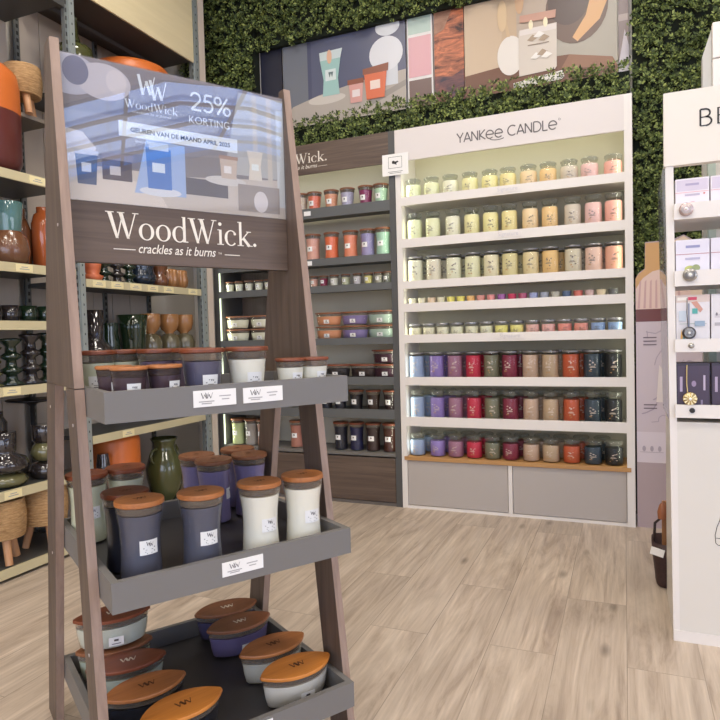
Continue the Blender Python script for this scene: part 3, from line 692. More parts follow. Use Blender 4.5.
# ------------------------------------------------------------------ charcoal and wood cabinet
BX0, BX1 = -2.786, -1.356
bay = thing('candle_cabinet', 'charcoal shop cabinet with brown wood header and base, holding wood-lidded candles', 'cabinet', (0, YU, 0))
MB().prism([(0, 0), (.34, 0), (.34, 2.43), (.0165, 2.43), (.0165, 2.2495), (0, 2.2495)], BX0, BX0+.045, axis=0).build('side_panel', M_char, bay); MB().box(BX1-.04, BX1, 0, .34, 0, 2.45).build('side_panel', M_char, bay)
MB().box(BX0+.045, BX1-.04, .318, .34, .33, 2.43).build('back_panel', mat('bay_back', (214, 206, 186), .6), bay)
MB().box(BX0+.046, -2.475, .300, .317, .36, 2.2).build('back_panel', wood('bay_back_dark', (98, 80, 74), (70, 56, 52), 2), bay)  # left piece of the back, darker and grained
MB().box(BX0, BX1-.04, 0, .016, 2.25, 2.45).build('header_panel', M_wx, bay); MB().box(BX0, BX1-.04, .0165, .34, 2.4305, 2.45).build('top_panel', M_char, bay)
hb = MB(); serif_mb(hb, 'WoodWick.', (-2.33, -.0015, 2.325), (1, 0, 0), (0, 0, 1), .50, .068)
text_mb(hb, 'crackles as it burns', (-2.06, -.0015, 2.288), (1, 0, 0), (0, 0, 1), width=.30, shear=.25)
hb.flat(hbar(0, .07, .008, .002), (-1.905, -.0015, 2.285), (1, 0, 0), (0, 0, 1)); hb.flat(hbar(0, .07, .008, .002), (-2.29, -.0015, 2.285), (1, 0, 0), (0, 0, 1))
hb.build('lettering', M_cream, bay)
WL = [(2.015, 1.947), (1.67, 1.621), (1.484, 1.437), (1.125, 1.078), (.861, .808), (.643, .583)]
for t, l in WL: MB().box(BX0+.045, BX1-.04, 0, .014, l, t).box(BX0+.045, BX1-.04, .014, .30, t-.03, t-.012).build('shelf', M_charlip, bay)
MB().box(BX0+.045, BX1-.04, .0, .30, .331, .351).build('base_shelf', mat('base_grey', (116, 112, 108), .5), bay)
MB().box(BX0+.045, BX1-.04, .006, .3, 0, .022).box(-2.07, -2.03, .006, .05, .022, .331).box(BX0+.045, BX0+.06, .006, .05, .022, .331).build('drawer_frame', mat('frame_grey', (104, 98, 94), .5), bay)
for x0, x1 in ((BX0+.062, -2.072), (-2.028, BX1-.043)): MB().bbox(x0, x1, .002, .022, .026, .320, .002).build('drawer_front', M_wx, bay)
MB().box(BX0+.0455, BX0+.053, .001, .010, .36, 2.24).build('led_strip', M_led, bay)
area('led_light', ((BX0+BX1)/2, YU+.09, 2.415), (1.3, .03), 2.0, G, (math.radians(12), 0, 0))
area('led_light', (BX0+.049, YU+.02, 1.3), (1.85, .012), 2.4, G, (0, math.radians(-90), math.radians(35)))
area('led_light', (BX1-.044, YU+.02, 1.3), (1.85, .012), 1.0, G, (0, math.radians(90), math.radians(-35)))
for x, z in ((-2.02, 1.985), (-2.02, 1.645)):
    tag(MB().box(x, x+.05, YU-.004, YU-.001, z-.018, z+.012).build('price_card', M_white), 'small white price card at the left end of the %s visible charcoal shelf' % ('top' if z > 1.9 else 'second'), 'price card')

def wcandle(kind, far, loc, rot, label, group, c, lidm=M_lid, mark=None, glass_m=None, scale=None):
    p = boat_proto(far) if kind == 'boat' else wick_proto(kind, far)
    sw = {'wax': wax(c), 'wood_lid': lidm}
    if glass_m: sw['glass_body'] = glass_m
    o = dup(p, loc, rot, label, group, sw, scale); o['category'] = 'candle'
    if mark:
        for ch in o.children:
            if ch.name.startswith('wood_lid'): ch.material_slots[1].link = 'OBJECT'; ch.material_slots[1].material = mark
    return o
def brow(xs, kind, z, cols, where, y=.085, stack=1, lid=M_lid3, sc=None, fromright=True):
    kn_ = {'large': 'tall wood-lidded candle', 'medium': 'wood-lidded candle', 'small': 'small wood-lidded candle', 'boat': 'boat-shaped candle'}[kind]
    n = len(xs)
    for i, x in enumerate(xs):
        nm, c = cols[i]
        pos = ORD[n-1-i]+' from right' if n-1-i else 'rightmost'
        for s in range(stack):
            ss = '' if stack == 1 else (' upper' if s else ' lower')
            wcandle(kind, True, (x, YU+y, z+s*.096), random.uniform(-.1, .1) if kind != 'boat' else 0, '%s%s %s, %s, %s' % (nm, ss, kn_, pos, where), 'candles on the ' + where, c, lid, scale=sc)
PK = (226, 150, 120)
brow([-2.084, -1.979, -1.85, -1.729, -1.595, -1.485], 'medium', 2.003, [('taupe', (196, 180, 160)), ('coral', (224, 120, 90)), ('peach', (222, 154, 116)), ('lilac grey', (176, 170, 190)), ('magenta', (136, 44, 88)), ('mint', (176, 206, 176))], 'top charcoal shelf')
brow([-2.12, -2.0, -1.857, -1.714, -1.588, -1.478], 'large', 1.658, [('blush', (214, 170, 150)), ('pink', (222, 166, 148)), ('orange', (230, 116, 72)), ('salmon', (232, 140, 104)), ('lilac', (158, 148, 188)), ('mint', (170, 206, 180))], 'second charcoal shelf', sc=1.0)
c3 = [('ivory', (228, 226, 200)), ('cream', (230, 228, 204)), ('white', (232, 228, 208)), ('linen', (226, 222, 200)), ('vanilla', (226, 220, 190)),
      ('blush', (220, 170, 150)), ('wine', (140, 40, 70)), ('bone', (220, 216, 200)), ('sage', (196, 196, 160)), ('pearl', (214, 206, 206)), ('pale yellow', (226, 214, 130)), ('stone', (176, 170, 150)), ('grey', (110, 110, 100))]
brow([-2.70, -2.62, -2.535, -2.45, -2.37, -2.0, -1.925, -1.845, -1.757, -1.67, -1.59, -1.515, -1.455], 'small', 1.472, c3, 'third charcoal shelf', sc=.86)
brow([-2.645, -2.435, -1.895, -1.699, -1.503], 'boat', 1.113, [('ivory', (226, 222, 196)), ('cream', (228, 224, 200)), ('peach', (218, 150, 108)), ('lavender', (140, 124, 170)), ('pale green', (176, 196, 180))], 'fourth charcoal shelf', stack=2)
DK = [('black', (40, 34, 36)), ('dark plum', (58, 36, 42)), ('dark brown', (60, 34, 32))]
brow([-1.84, -1.64], 'boat', .849, [('black', (44, 38, 40)), ('dark brown', (56, 40, 38))], 'fifth charcoal shelf beside the plum stack', lid=M_lid4)
for s in range(2): wcandle('boat', True, (-1.475, YU+.085, .849+s*.096), 0, 'dark plum boat-shaped candle, %s of the stacked pair on fifth charcoal shelf' % ('upper' if s else 'lower'), 'candles on the fifth charcoal shelf', (64, 32, 48), M_lid4)
brow([-1.93, -1.824, -1.70, -1.576, -1.451], 'medium', .631, [('black', (36, 34, 40)), ('charcoal', (44, 42, 50)), ('black', (34, 30, 34)), ('dark brown', (62, 44, 36)), ('dark plum', (48, 32, 34))], 'sixth charcoal shelf', lid=M_lid4)
brow([-2.669, -2.555, -2.451, -2.172], 'large', .351, [('pale green', (190, 200, 144)), ('warm grey', (156, 148, 140)), ('dusty pink', (190, 146, 130)), ('terracotta pink', (176, 116, 98))], 'lowest charcoal shelf, left side', sc=1.0)
brow([-1.824, -1.705, -1.583, -1.46], 'large', .351, [('blue-black', (30, 30, 42)), ('navy', (34, 34, 70)), ('dark brown', (58, 38, 34)), ('chestnut', (70, 36, 26))], 'lowest charcoal shelf, right side', sc=1.0, lid=M_lid4)

# small square card at the joint of the two cabinets
sc_ = thing('sign_card', 'square white card with small bird mark, fixed between the two cabinets', 'sign', (-1.345, YU-.012, 2.23))
MB().box(-.088, .088, -.004, .0, -.068, .068).build('card', M_white, sc_)
sb = MB()
for pl_ in [hbar(-.045, .045, .048, .002), hbar(-.045, .045, -.022, .002), line((-.045, .048), (-.045, -.022), .002), line((.045, .048), (.045, -.022), .002), hbar(-.05, .05, -.045, .0025), hbar(-.04, .04, -.054, .0025),
            [(-.022, .02), (-.012, .026), (0, .018), (.018, .022), (.024, .014), (.008, .008), (.01, -.004), (-.006, .004), (-.02, .006)]]:
    sb.flat(pl_, (0, -.0045, 0), (1, 0, 0), (0, 0, 1))
sb.build('printed_mark', M_black, sc_)

# ------------------------------------------------------------------ lilac printed floor panel right of the cabinet
lp = thing('printed_banner', 'tall lilac marble printed panel with striped dome, right of the white cabinet', 'sign', (0, 3.90, 0))
out = [(.062, 0), (.42, 0), (.42, 1.52), (.36, 1.61), (.307, 1.647), (.253, 1.625), (.113, 1.62), (.111, 1.474), (.080, 1.45), (.062, 1.42)]
MB().prism(out, 0, .018, axis=1).build('board', pm((178, 160, 164)), lp)
pa = MB(); mats = []; pn = [0]
def pr(poly, c, k):
    m = pm(c)
    if m not in mats: mats.append(m)
    pn[0] += 1; pa.flat(poly, (0, -.0006*(k+1)-.00001*pn[0], 0), (1, 0, 0), (0, 0, 1), mats.index(m))
pr([(.063, 1.24), (.25, 1.24), (.25, 1.615), (.115, 1.615), (.112, 1.47), (.082, 1.447), (.063, 1.42)], (206, 160, 104), 0)
pr([(.25, 1.2), (.41, 1.2), (.41, 1.52), (.355, 1.6), (.307, 1.64), (.255, 1.615)], (222, 200, 178), 0)
pr([(.063, 1.24), (.063, 1.36), (.10, 1.42), (.15, 1.455), (.22, 1.47), (.30, 1.45), (.34, 1.40), (.34, 1.24)], (224, 196, 184), 1)
for i in range(8): pr([(.072+.03*i, 1.25), (.084+.03*i, 1.25), (.092+.027*i, 1.41), (.083+.027*i, 1.40)], (202, 164, 160), 2)
pr(R_(.063, .41, 1.175, 1.245), (112, 62, 60), 2)
pr(R_(.063, .41, .55, 1.175), (204, 190, 196), 1)
rv = random.Random(8)
for k in range(9):
    x, z = rv.uniform(.07, .3), rv.uniform(.6, 1.1); pts = [(x, z)]
    for j in range(5): x += rv.uniform(-.01, .05); z += rv.uniform(-.03, .07); pts.append((min(x, .4), min(z, 1.17)))
    for s in poly_line(pts, rv.uniform(.003, .009)): pr(s, (172, 158, 170), 3)
pr(R_(.063, .41, .375, .55), (216, 204, 210), 1); pr(R_(.063, .41, .02, .375), (176, 158, 160), 1)
for z in (1.085, 1.065, 1.045, .705, .685): pr(hbar(.10, .168, z, .006), (118, 104, 112), 4)
for x in (.10, .14, .18): pr(ell(x, .455, .009, .016), (178, 166, 176), 3)
pr(hbar(.08, .2, .435, .002), (158, 146, 156), 3)
pr([(.165, .72), (.18, .93), (.20, .9), (.2, .72)], (226, 214, 208), 3)
pa.build('print', mats, lp)

# ------------------------------------------------------------------ white fragrance display at the right
DY = 2.507
dp = thing('display_stand', 'white freestanding fragrance display stand with boxes at the right edge', 'display stand', (0, DY, 0))
XR = .86
MB().prism([(.157, 0), (.178, 0), (.166, 1.72), (.140, 1.72)], 0, .03, axis=1).build('front_post', M_whitelac, dp); MB().prism([(.845, 0), (XR, 0), (.878, 1.72), (.858, 1.72)], 0, .03, axis=1).build('front_post', M_whitelac, dp)
MB().prism([(.136, 1.709), (.884, 1.709), (.884, 1.964), (.136, 1.964)], -.004, .03, axis=1).build('header_panel', mat('warm_white_header', (232, 225, 214), .4), dp)
hl = MB(); thin_mb(hl, 'BE', (.246, -.0055, 1.834), (1, 0, 0), (0, 0, 1), .105, .056); hl.build('lettering', M_black, dp)
MB().box(.160, .858, .002, .44, 0, .80).build('cabinet_body', mat('white_panel', (222, 217, 208), .35), dp)
MB().box(.158, .86, -.003, .0, 0, .04).build('plinth', M_whitelac, dp)
MB().prism([(.150, .80), (.160, .80), (.155, 1.60), (.140, 1.72), (.136, 1.72)], .03, .45, axis=1).build('clear_side', glass('acrylic', (214, 220, 222), ior=1.5, body=.12, bodycol=(190, 194, 196)), dp)
MB().prism([(.86, .80), (.866, .80), (.874, 1.72), (.868, 1.72)], .03, .45, axis=1).build('clear_side', glass('acrylic', (214, 220, 222)), dp)
DL = [(1.572, 1.516), (1.337, 1.283), (1.097, 1.051), (.864, .818)]
for t, l in DL: MB().box(.166, .858, -.022, -.008, l, t).box(.166, .858, -.008, .32, l+.002, l+.016).build('shelf', M_whitelac, dp)
for x in (.318, .70): MB().box(x, x+.027, .40, .44, .8, 1.95).build('rear_post', mat('pale_green_post', (178, 192, 184), .4), dp)
bl = MB()   # line drawing of a lamp bottle on the front
for s in poly_line([(.300, .365), (.293, .372), (.291, .40), (.297, .43), (.306, .455), (.309, .475)], .0022) + poly_line([(.30, .365), (.345, .365), (.352, .372), (.354, .40), (.348, .43), (.338, .455), (.335, .475), (.309, .475)], .0022) + poly_line([(.294, .39), (.351, .39)], .0022):
    bl.flat(s, (0, .0012, 0), (1, 0, 0), (0, 0, 1))
bl.build('line_drawing', M_black, dp)
# boxes of fragrance
def fbox(x, z, w, h, d, label, group, cols, draw):
    o = MB().bbox(x, x+w, 0, d, z, z+h, .001).build('fragrance_box', pm(cols[0])); o.location = (0, DY+.005, 0)
    tag(o, label, 'box', group)
    mb = MB(); ms = []
    for k, (c, poly) in enumerate(draw):
        if pm(c) not in ms: ms.append(pm(c))
        mb.flat([(x+p[0]*w, z+p[1]*h) for p in poly], (0, -.0004*(k+1), 0), (1, 0, 0), (0, 0, 1), ms.index(pm(c)))
    mb.build('box_print', ms, o)
    return o
POS = ['leftmost', 'second from left', 'third from left', 'fourth from left', 'rightmost']
for i in range(5):
    x = .172+i*.110
    W1 = [((214, 204, 220), R_(.04, .96, .66, .96)), ((228, 160, 168), hbar(0, 1, .62, .012)), ((176, 166, 196), R_(.3, .7, .80, .86)), ((190, 180, 200), R_(.28, .72, .52, .57)), ((206, 120, 120), ell(.85, .56, .03, .025)), ((214, 170, 176), ell(.5, .22, .18, .14))]
    fbox(x, 1.533, .106, .128, .07, 'white and lilac fragrance box with pink line, %s, top shelf of stand' % POS[i], 'boxes on the top stand shelf', [(236, 230, 236)], W1)
    W2 = [((226, 222, 234), R_(.04, .96, .70, .96)), ((176, 84, 96), hbar(0, 1, .655, .012)), ((150, 150, 190), R_(.3, .72, .80, .86)), ((188, 182, 206), R_(.28, .72, .52, .57)), ((190, 196, 110), ell(.42, .30, .16, .08)), ((150, 160, 110), ell(.6, .32, .12, .08))]
    fbox(x, 1.299, .106, .148, .07, 'white lilac fragrance box with crimson line, %s, second shelf of stand' % POS[i], 'boxes on the second stand shelf', [(232, 228, 238)], W2)
    W3 = [((214, 196, 186), R_(0, 1, .86, 1)), ((196, 60, 84), R_(.36, .62, .90, .96)), ((236, 230, 220), R_(.04, .33, .90, .96)), ((206, 150, 130), [(.45, .86), (.62, .88), (.8, .72), (.72, .66), (.6, .74)]), ((80, 168, 160), R_(.48, .64, .64, .74)),
          ((196, 206, 216), R_(.08, .3, .5, .7)), ((232, 178, 80), [(.1, .05), (.16, .35), (.22, .05)]), ((70, 160, 160), [(.18, .05), (.23, .28), (.29, .05)]), ((120, 150, 130), hbar(.1, .9, .45, .008)), ((150, 170, 190), R_(.55, .85, .4, .5)), ((120, 128, 150), R_(.36, .40, .2, .84))]
    if i: W3 = [((206, 200, 204), R_(.1, .5, .55, .62)), ((110, 100, 104), ell(.8 if i == 1 else .5, .6, .15, .13)), ((180, 176, 180), R_(.1, .5, .4, .46)), ((120, 116, 124), ell(.16, .62, .03, .03))]
    fbox(x, 1.067, .106, .185, .07, ('white box with teal and orange scribbles, leftmost on third shelf of stand' if not i else 'white box with grey disc print, %s on third shelf of stand' % POS[i]), 'boxes on the third stand shelf', [(224, 220, 222)], W3)
    W4 = [((66, 50, 72), R_(.03, .97, .06, .94)), ((150, 130, 160), ell(.52, .58, .07, .06)), ((190, 176, 196), R_(.80, .86, .45, .75)), ((176, 160, 186), R_(.10, .18, .42, .72)), ((120, 60, 110), ell(.12, .06, .12, .06)), ((140, 124, 150), R_(.72, .78, .1, .26))]
    fbox(x, .834, .106, .178, .07, 'dark purple fragrance box, %s on the lowest shelf of stand' % POS[i], 'boxes on the lowest stand shelf', [(46, 34, 50)], W4)
# round medallions hung on the shelf fronts
def medal(name, label, x, z, r, m1, m2, petals=0, cat='car diffuser', y=-.0228):
    o = thing(name, label, cat, (x, DY+y, z))
    M90 = Matrix.Rotation(math.radians(90), 4, 'X')
    MB().lathe([(r*.92, 0), (r, .003), (r, .009), (r*.8, .014), (r*.3, .017)], 24).xf(M90).build('disc', m1, o)
    mb = MB()
    if petals:
        for k in range(petals):
            a = 2*PI*k/petals; mb.flat([(r*.25*math.cos(a), r*.25*math.sin(a)), (r*.92*math.cos(a-.16), r*.92*math.sin(a-.16)), (r*.96*math.cos(a+.16), r*.96*math.sin(a+.16))], (0, -.0165, 0), (1, 0, 0), (0, 0, 1))
    else:
        for poly in ring(0, 0, r*.62, r*.62, 0, 360, r*.08, 20) + ring(0, 0, r*.4, r*.4, 0, 360, r*.06, 16): mb.flat(poly, (0, -.0172, 0), (1, 0, 0), (0, 0, 1))
    mb.build('pattern', m2, o)
    MB().lathe([(r*.22, 0), (r*.22, .004), (r*.1, .006)], 12).xf(Matrix.Translation((0, -.016, 0)) @ M90).build('centre_stone', mat('stone_shine', (240, 236, 226), .15), o)
    return o
Mps = mat('pink_silver', (206, 186, 182), .25, metal=.5); Msg = mat('silver_grey', (176, 172, 164), .25, metal=.6); Mgd = mat('gold_metal', (214, 190, 130), .25, metal=.6); Mgun = mat('gunmetal', (84, 82, 86), .3, metal=.5)
medal('car_diffuser', 'pink and silver round medallion on the top shelf edge of stand', .203, 1.548, .023, Mps, Msg)
medal('car_diffuser', 'silver grey round medallion on the second shelf edge of stand', .214, 1.320, .023, Msg, Mgun)
medal('car_diffuser', 'dark round medallion standing above the third shelf edge of stand', .211, 1.118, .022, Mgun, Msg, y=-.012)
medal('car_diffuser', 'gold rosette medallion in front of dark purple box on stand', .213, .886, .023, Mgd, mat('rosette_cream', (244, 232, 190), .3), petals=10, y=-.012)
tag(MB().lathe([(.008, 0), (.010, .003), (.008, .007), (.003, .009)], 16).xf(Matrix.Rotation(math.radians(90), 4, 'X')).build('shelf_knob', Msg, None, (.217, DY-.0225, 1.073)), 'small silver knob on the third shelf front of stand', 'knob')
tag(MB().lathe([(.009, 0), (.009, .004)], 16).xf(Matrix.Rotation(math.radians(90), 4, 'X')).build('shelf_knob', M_black, None, (.219, DY-.0225, .845)), 'small black knob on the lowest shelf front of stand', 'knob')
tag(MB().tube([(.204, DY-.010, 1.005), (.203, DY-.010, .94), (.206, DY-.010, .905)], .0022, 6).build('hanging_chain', Mgd), 'thin gold hanging stem above the gold rosette medallion', 'chain')
tag(MB().tube([(.206, DY-.010, 1.24), (.205, DY-.010, 1.19), (.208, DY-.010, 1.138)], .0014, 6).build('hanging_chain', Mgun), 'thin dark hanging stem above the dark round medallion', 'chain')
# upper white cabinet behind the header
wt = thing('display_tower', 'white angled display tower rising behind the header at top right', 'display stand', (0, 2.96, 0))
MB().prism([(.305, 0), (.338, 0), (.338, 2.345), (.305, 2.24)], 0, .05, axis=1).build('side_frame', mat('tower_grey', (196, 194, 188), .4), wt)
MB().bbox(.339, .95, -.02, .02, 0, 2.215, .002).bbox(.339, .95, -.02, .02, 2.219, 2.36, .002).build('front_panel', M_whitelac, wt)

# dark basket with goods behind the stand
bk = thing('shopping_basket', 'dark brown basket on the floor half hidden behind the white display stand', 'basket', (.19, 3.06, 0))
def rr(w, d, z, n=20):
    return [(w*math.copysign(abs(math.cos(t))**.6, math.cos(t)), d*math.copysign(abs(math.sin(t))**.6, math.sin(t)), z) for t in [2*PI*i/n for i in range(n)]]
MB().outline_stack([rr(.062, .06, 0), rr(.068, .07, .01), rr(.082, .09, .13), rr(.086, .095, .20), rr(.080, .088, .20), rr(.070, .075, .02)], caps=True).build('basket_body', mat('dark_brown_basket', (70, 44, 42), .6, noise=((60, 60, 60), .2, (48, 30, 30))), bk)
MB().tube([(-.075, 0, .19), (-.07, 0, .27), (-.02, 0, .32), (.05, 0, .27), (.075, 0, .19)], .006, 8).build('handle', mat('dark_handle', (52, 38, 36), .5), bk)
tg = MB().box(-.004, .05, -.004, 0, -.015, .018); o = tg.build('white_tag', M_white, bk, (-.088, -.095, .175), (0, math.radians(12), math.radians(-10)))
bd = tag(MB().bbox(.0, .07, 0, .02, 0, .34, .003).build('wooden_board', wood('tan_board', (178, 128, 84), (150, 100, 62), 2), None, (.148, 3.06, .03)), 'tan wooden board standing upright in the dark basket', 'board')
tag(MB().lathe([(.02, 0), (.022, .03), (.014, .06), (.006, .07)], 14).build('ornament', mat('brown_ornament', (150, 92, 60), .5), None, (.150, 3.03, .30)), 'small brown ornament atop the board in the dark basket', 'ornament')

# ------------------------------------------------------------------ wooden ladder display in the foreground
LA = 1.0057; LO = Vector((-.9808, .9759, 0))
def LW(u, v, z): return (LO.x+u*math.cos(LA)-v*math.sin(LA), LO.y+u*math.sin(LA)+v*math.cos(LA), z)
lad = thing('ladder_display', 'brown wooden A-frame ladder display with three grey trays and WoodWick header'.replace('WoodWick', 'lettered'), 'display stand', tuple(LO), LA)
TH = .022
def fr(z): return .030+.145*z
def side(u0, u1, R0, R1, wl, slot):
    def rr_(z): return R0-R1*z
    zt, zm = 1.865, 1.035
    top = [(fr(zm), zm), (rr_(zm), zm), (rr_(zt), zt), (fr(zt), zt)]
    up = MB().prism(top, u0, u1, axis=0); MBx = up.build('side_plank', M_wz, lad)
    MB().prism([(fr(0), 0), (fr(0)+.095, 0), (fr(zm)+slot, zm-.001), (fr(zm), zm-.001)], u0, u1, axis=0).build('front_leg', M_wz, lad)
    MB().prism([(rr_(0)-wl, 0), (rr_(0), 0), (rr_(zm), zm-.001), (rr_(zm)-wl, zm-.001)], u0, u1, axis=0).build('rear_leg', M_wz, lad)
    # paler edge banding on the front edges
    a, b_ = fr(0), fr(zt); e = .0012
    MB().prism([(a-e, 0), (a, 0), (fr(zm), zm-.002), (fr(zm)-e, zm-.002)], u0+.0005, u1-.0005, axis=0).prism([(fr(zm)-e, zm+.001), (fr(zm), zm+.001), (b_, zt), (b_-e, zt)], u0+.0005, u1-.0005, axis=0).prism([(rr_(0)-wl-e, 0), (rr_(0)-wl, 0), (rr_(zm)-wl, zm-.002), (rr_(zm)-wl-e, zm-.002)], u0+.0005, u1-.0005, axis=0).build('edge_band', M_edge, lad)
side(-TH, 0, .80, .235, .125, .098)
side(.6, .6+TH, .70, .200, .10, .098)
sc2 = MB()
for z in (.50, .95, 1.42): sc2.lathe([(.0035, 0), (.0035, .001)], 10).xf(Matrix.Identity(4)) if False else None
scr = MB()
for v_, z in ((fr(1.42)+.05, 1.42), (fr(.95)+.04, .95), (.80-.235*.97-.06, .97), (fr(.44)+.045, .44), (.80-.235*.55-.08, .55)):
    m_ = MB().lathe([(.004, 0), (.004, .0012)], 10).xf(Matrix.Translation((-TH, v_, z)) @ Matrix.Rotation(math.radians(-90), 4, 'Y')); scr.add(m_.v, m_.f)
scr.build('screw_cap', mat('pale_cap', (200, 190, 184), .5), lad)
MB().box(0.0005, .5995, .303, .325, 1.337, 1.486).build('header_board', M_wx, lad)
hl = MB(); serif_mb(hl, 'WoodWick.', (.092, .3015, 1.400), (1, 0, 0), (0, 0, 1), .413, .066)
text_mb(hl, 'crackles as it burns', (.272, .3015, 1.366), (1, 0, 0), (0, 0, 1), width=.208, height=.0235, shear=.28, thin=.006)
hl.flat(hbar(.106, .160, 1.373, .0022), (0, .3015, 0), (1, 0, 0), (0, 0, 1)); hl.flat(hbar(.402, .447, 1.373, .0022), (0, .3015, 0), (1, 0, 0), (0, 0, 1))
text_mb(hl, 'TM', (.388, .3015, 1.373), (1, 0, 0), (0, 0, 1), width=.010)
hl.build('lettering', M_cream, lad)
# printed acrylic sign
def gp(c):
    c = tuple(min(255, int(x*1.10)) for x in c)
    return mat('sign_print_%d_%d_%d' % c, c, 0.45)
sg = MB().box(.0005, .5995, .306, .311, 1.487, 1.838).build('printed_sign', gp((132, 122, 122)), lad)
ac = MB().box(.0005, .5995, .300, .303, 1.487, 1.838).build('clear_sheet', glass('sign_acrylic', (246, 248, 250), ior=1.85, rough=.01), lad)
si = MB(); smats = []; kk = [0]
def sp_(poly, c):
    m = gp(c)
    if m not in smats: smats.append(m)
    kk[0] += 1; poly = [(min(max(p[0], .001), .599), min(max(p[1], 1.4875), 1.8375)) for p in poly]
    si.flat(poly, (0, .3058-.00003*kk[0], 0), (1, 0, 0), (0, 0, 1), smats.index(m))
sp_(R_(0, .6, 1.76, 1.838), (138, 128, 130)); sp_(ell(.02, 1.79, .07, .05), (186, 180, 188)); sp_(ell(.10, 1.785, .065, .045), (200, 190, 192)); sp_(ell(.13, 1.79, .025, .03), (214, 202, 200)); sp_(ell(.035, 1.80, .03, .035), (120, 118, 136))
sp_([(0, 1.60), (.6, 1.66), (.6, 1.74), (0, 1.70)], (150, 140, 138))
sp_([(0, 1.487), (.6, 1.487), (.6, 1.60), (.30, 1.575), (0, 1.575)], (206, 190, 176))
sp_([(0, 1.487), (.25, 1.487), (.22, 1.54), (.09, 1.56), (0, 1.545)], (222, 206, 190))
sp_([(.0, 1.52), (.0, 1.66), (.045, 1.655), (.075, 1.62), (.07, 1.57)], (214, 204, 198))
sp_([(.30, 1.575), (.6, 1.60), (.6, 1.66), (.30, 1.63)], (140, 130, 128)); sp_([(.41, 1.60), (.6, 1.60), (.6, 1.83), (.46, 1.83)], (186, 180, 174)); sp_(R_(.575, .6, 1.52, 1.80), (214, 212, 208)); sp_(R_(.50, .515, 1.60, 1.83), (204, 190, 170)); sp_(R_(.545, .56, 1.55, 1.83), (206, 192, 176))  # pale right part puts a whitish sky reflection into the print colour
sp_([(.30, 1.53), (.30, 1.575), (.42, 1.575), (.42, 1.53)], (104, 96, 98))
# candles in the print
sp_(R_(.088, .160, 1.545, 1.60), (98, 84, 86)); sp_(R_(.088, .165, 1.595, 1.612), (150, 136, 134)); sp_(R_(.106, .132, 1.558, 1.58), (206, 196, 190))
sp_([(.03, 1.528), (.073, 1.528), (.078, 1.60), (.026, 1.60)], (88, 96, 122)); sp_(R_(.024, .08, 1.60, 1.612), (196, 192, 196)); sp_(R_(.04, .062, 1.558, 1.58), (216, 214, 216))
sp_([(.165, 1.52), (.30, 1.52), (.30, 1.655), (.20, 1.665)], (168, 184, 214)); sp_(ell(.232, 1.528, .055, .012), (224, 220, 220))
sp_([(.20, 1.535), (.262, 1.535), (.262, 1.64), (.196, 1.64)], (92, 130, 190)); sp_(R_(.212, .245, 1.578, 1.602), (220, 226, 236)); sp_(R_(.205, .256, 1.635, 1.655), (206, 214, 226))
sp_(ell(.415, 1.578, .06, .013), (214, 204, 194)); sp_([(.402, 1.585), (.446, 1.585), (.450, 1.640), (.398, 1.640)], (206, 184, 166)); sp_(R_(.41, .432, 1.600, 1.62), (232, 222, 214)); sp_(R_(.396, .452, 1.638, 1.648), (176, 140, 120))
sp_([(.484, 1.59), (.526, 1.59), (.522, 1.63), (.530, 1.672), (.480, 1.672), (.488, 1.63)], (224, 210, 192)); sp_(R_(.494, .516, 1.618, 1.636), (240, 232, 224)); sp_(R_(.45, .58, 1.50, 1.575), (160, 146, 136)); sp_(ell(.52, 1.53, .022, .03), (220, 208, 200))
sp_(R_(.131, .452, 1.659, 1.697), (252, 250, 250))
tx = len(smats); smats.append(gp((44, 40, 42))); wx_ = len(smats); smats.append(gp((250, 250, 250)))
yy = .3058-.00003*(kk[0]+2)
text_mb(si, 'GEUREN VAN DE MAAND APRIL 2025', (.160, yy, 1.6725), (1, 0, 0), (0, 0, 1), width=.27, height=.0115, mi=tx, align=0, thin=.022)
text_mb(si, 'Evening Bonfire', (.172, yy, 1.648), (1, 0, 0), (0, 0, 1), width=.055, mi=wx_, align=0)
thin_mb(si, '25%', (.320, yy, 1.757), (1, 0, 0), (0, 0, 1), .116, .047, wx_)
text_mb(si, 'KORTING', (.315, yy, 1.721), (1, 0, 0), (0, 0, 1), width=.115, height=.020, mi=wx_, align=0)
serif_mb(si, 'WoodWick', (.148, yy, 1.733), (1, 0, 0), (0, 0, 1), .138, .021, wx_)
text_mb(si, 'crackles as it burns', (.216, yy, 1.722), (1, 0, 0), (0, 0, 1), width=.10, height=.006, mi=wx_, shear=.2)
monogram(si, (.220, yy, 1.768), (1, 0, 0), (0, 0, 1), .070, wx_, .07)
si.build('sign_artwork', smats, lad)

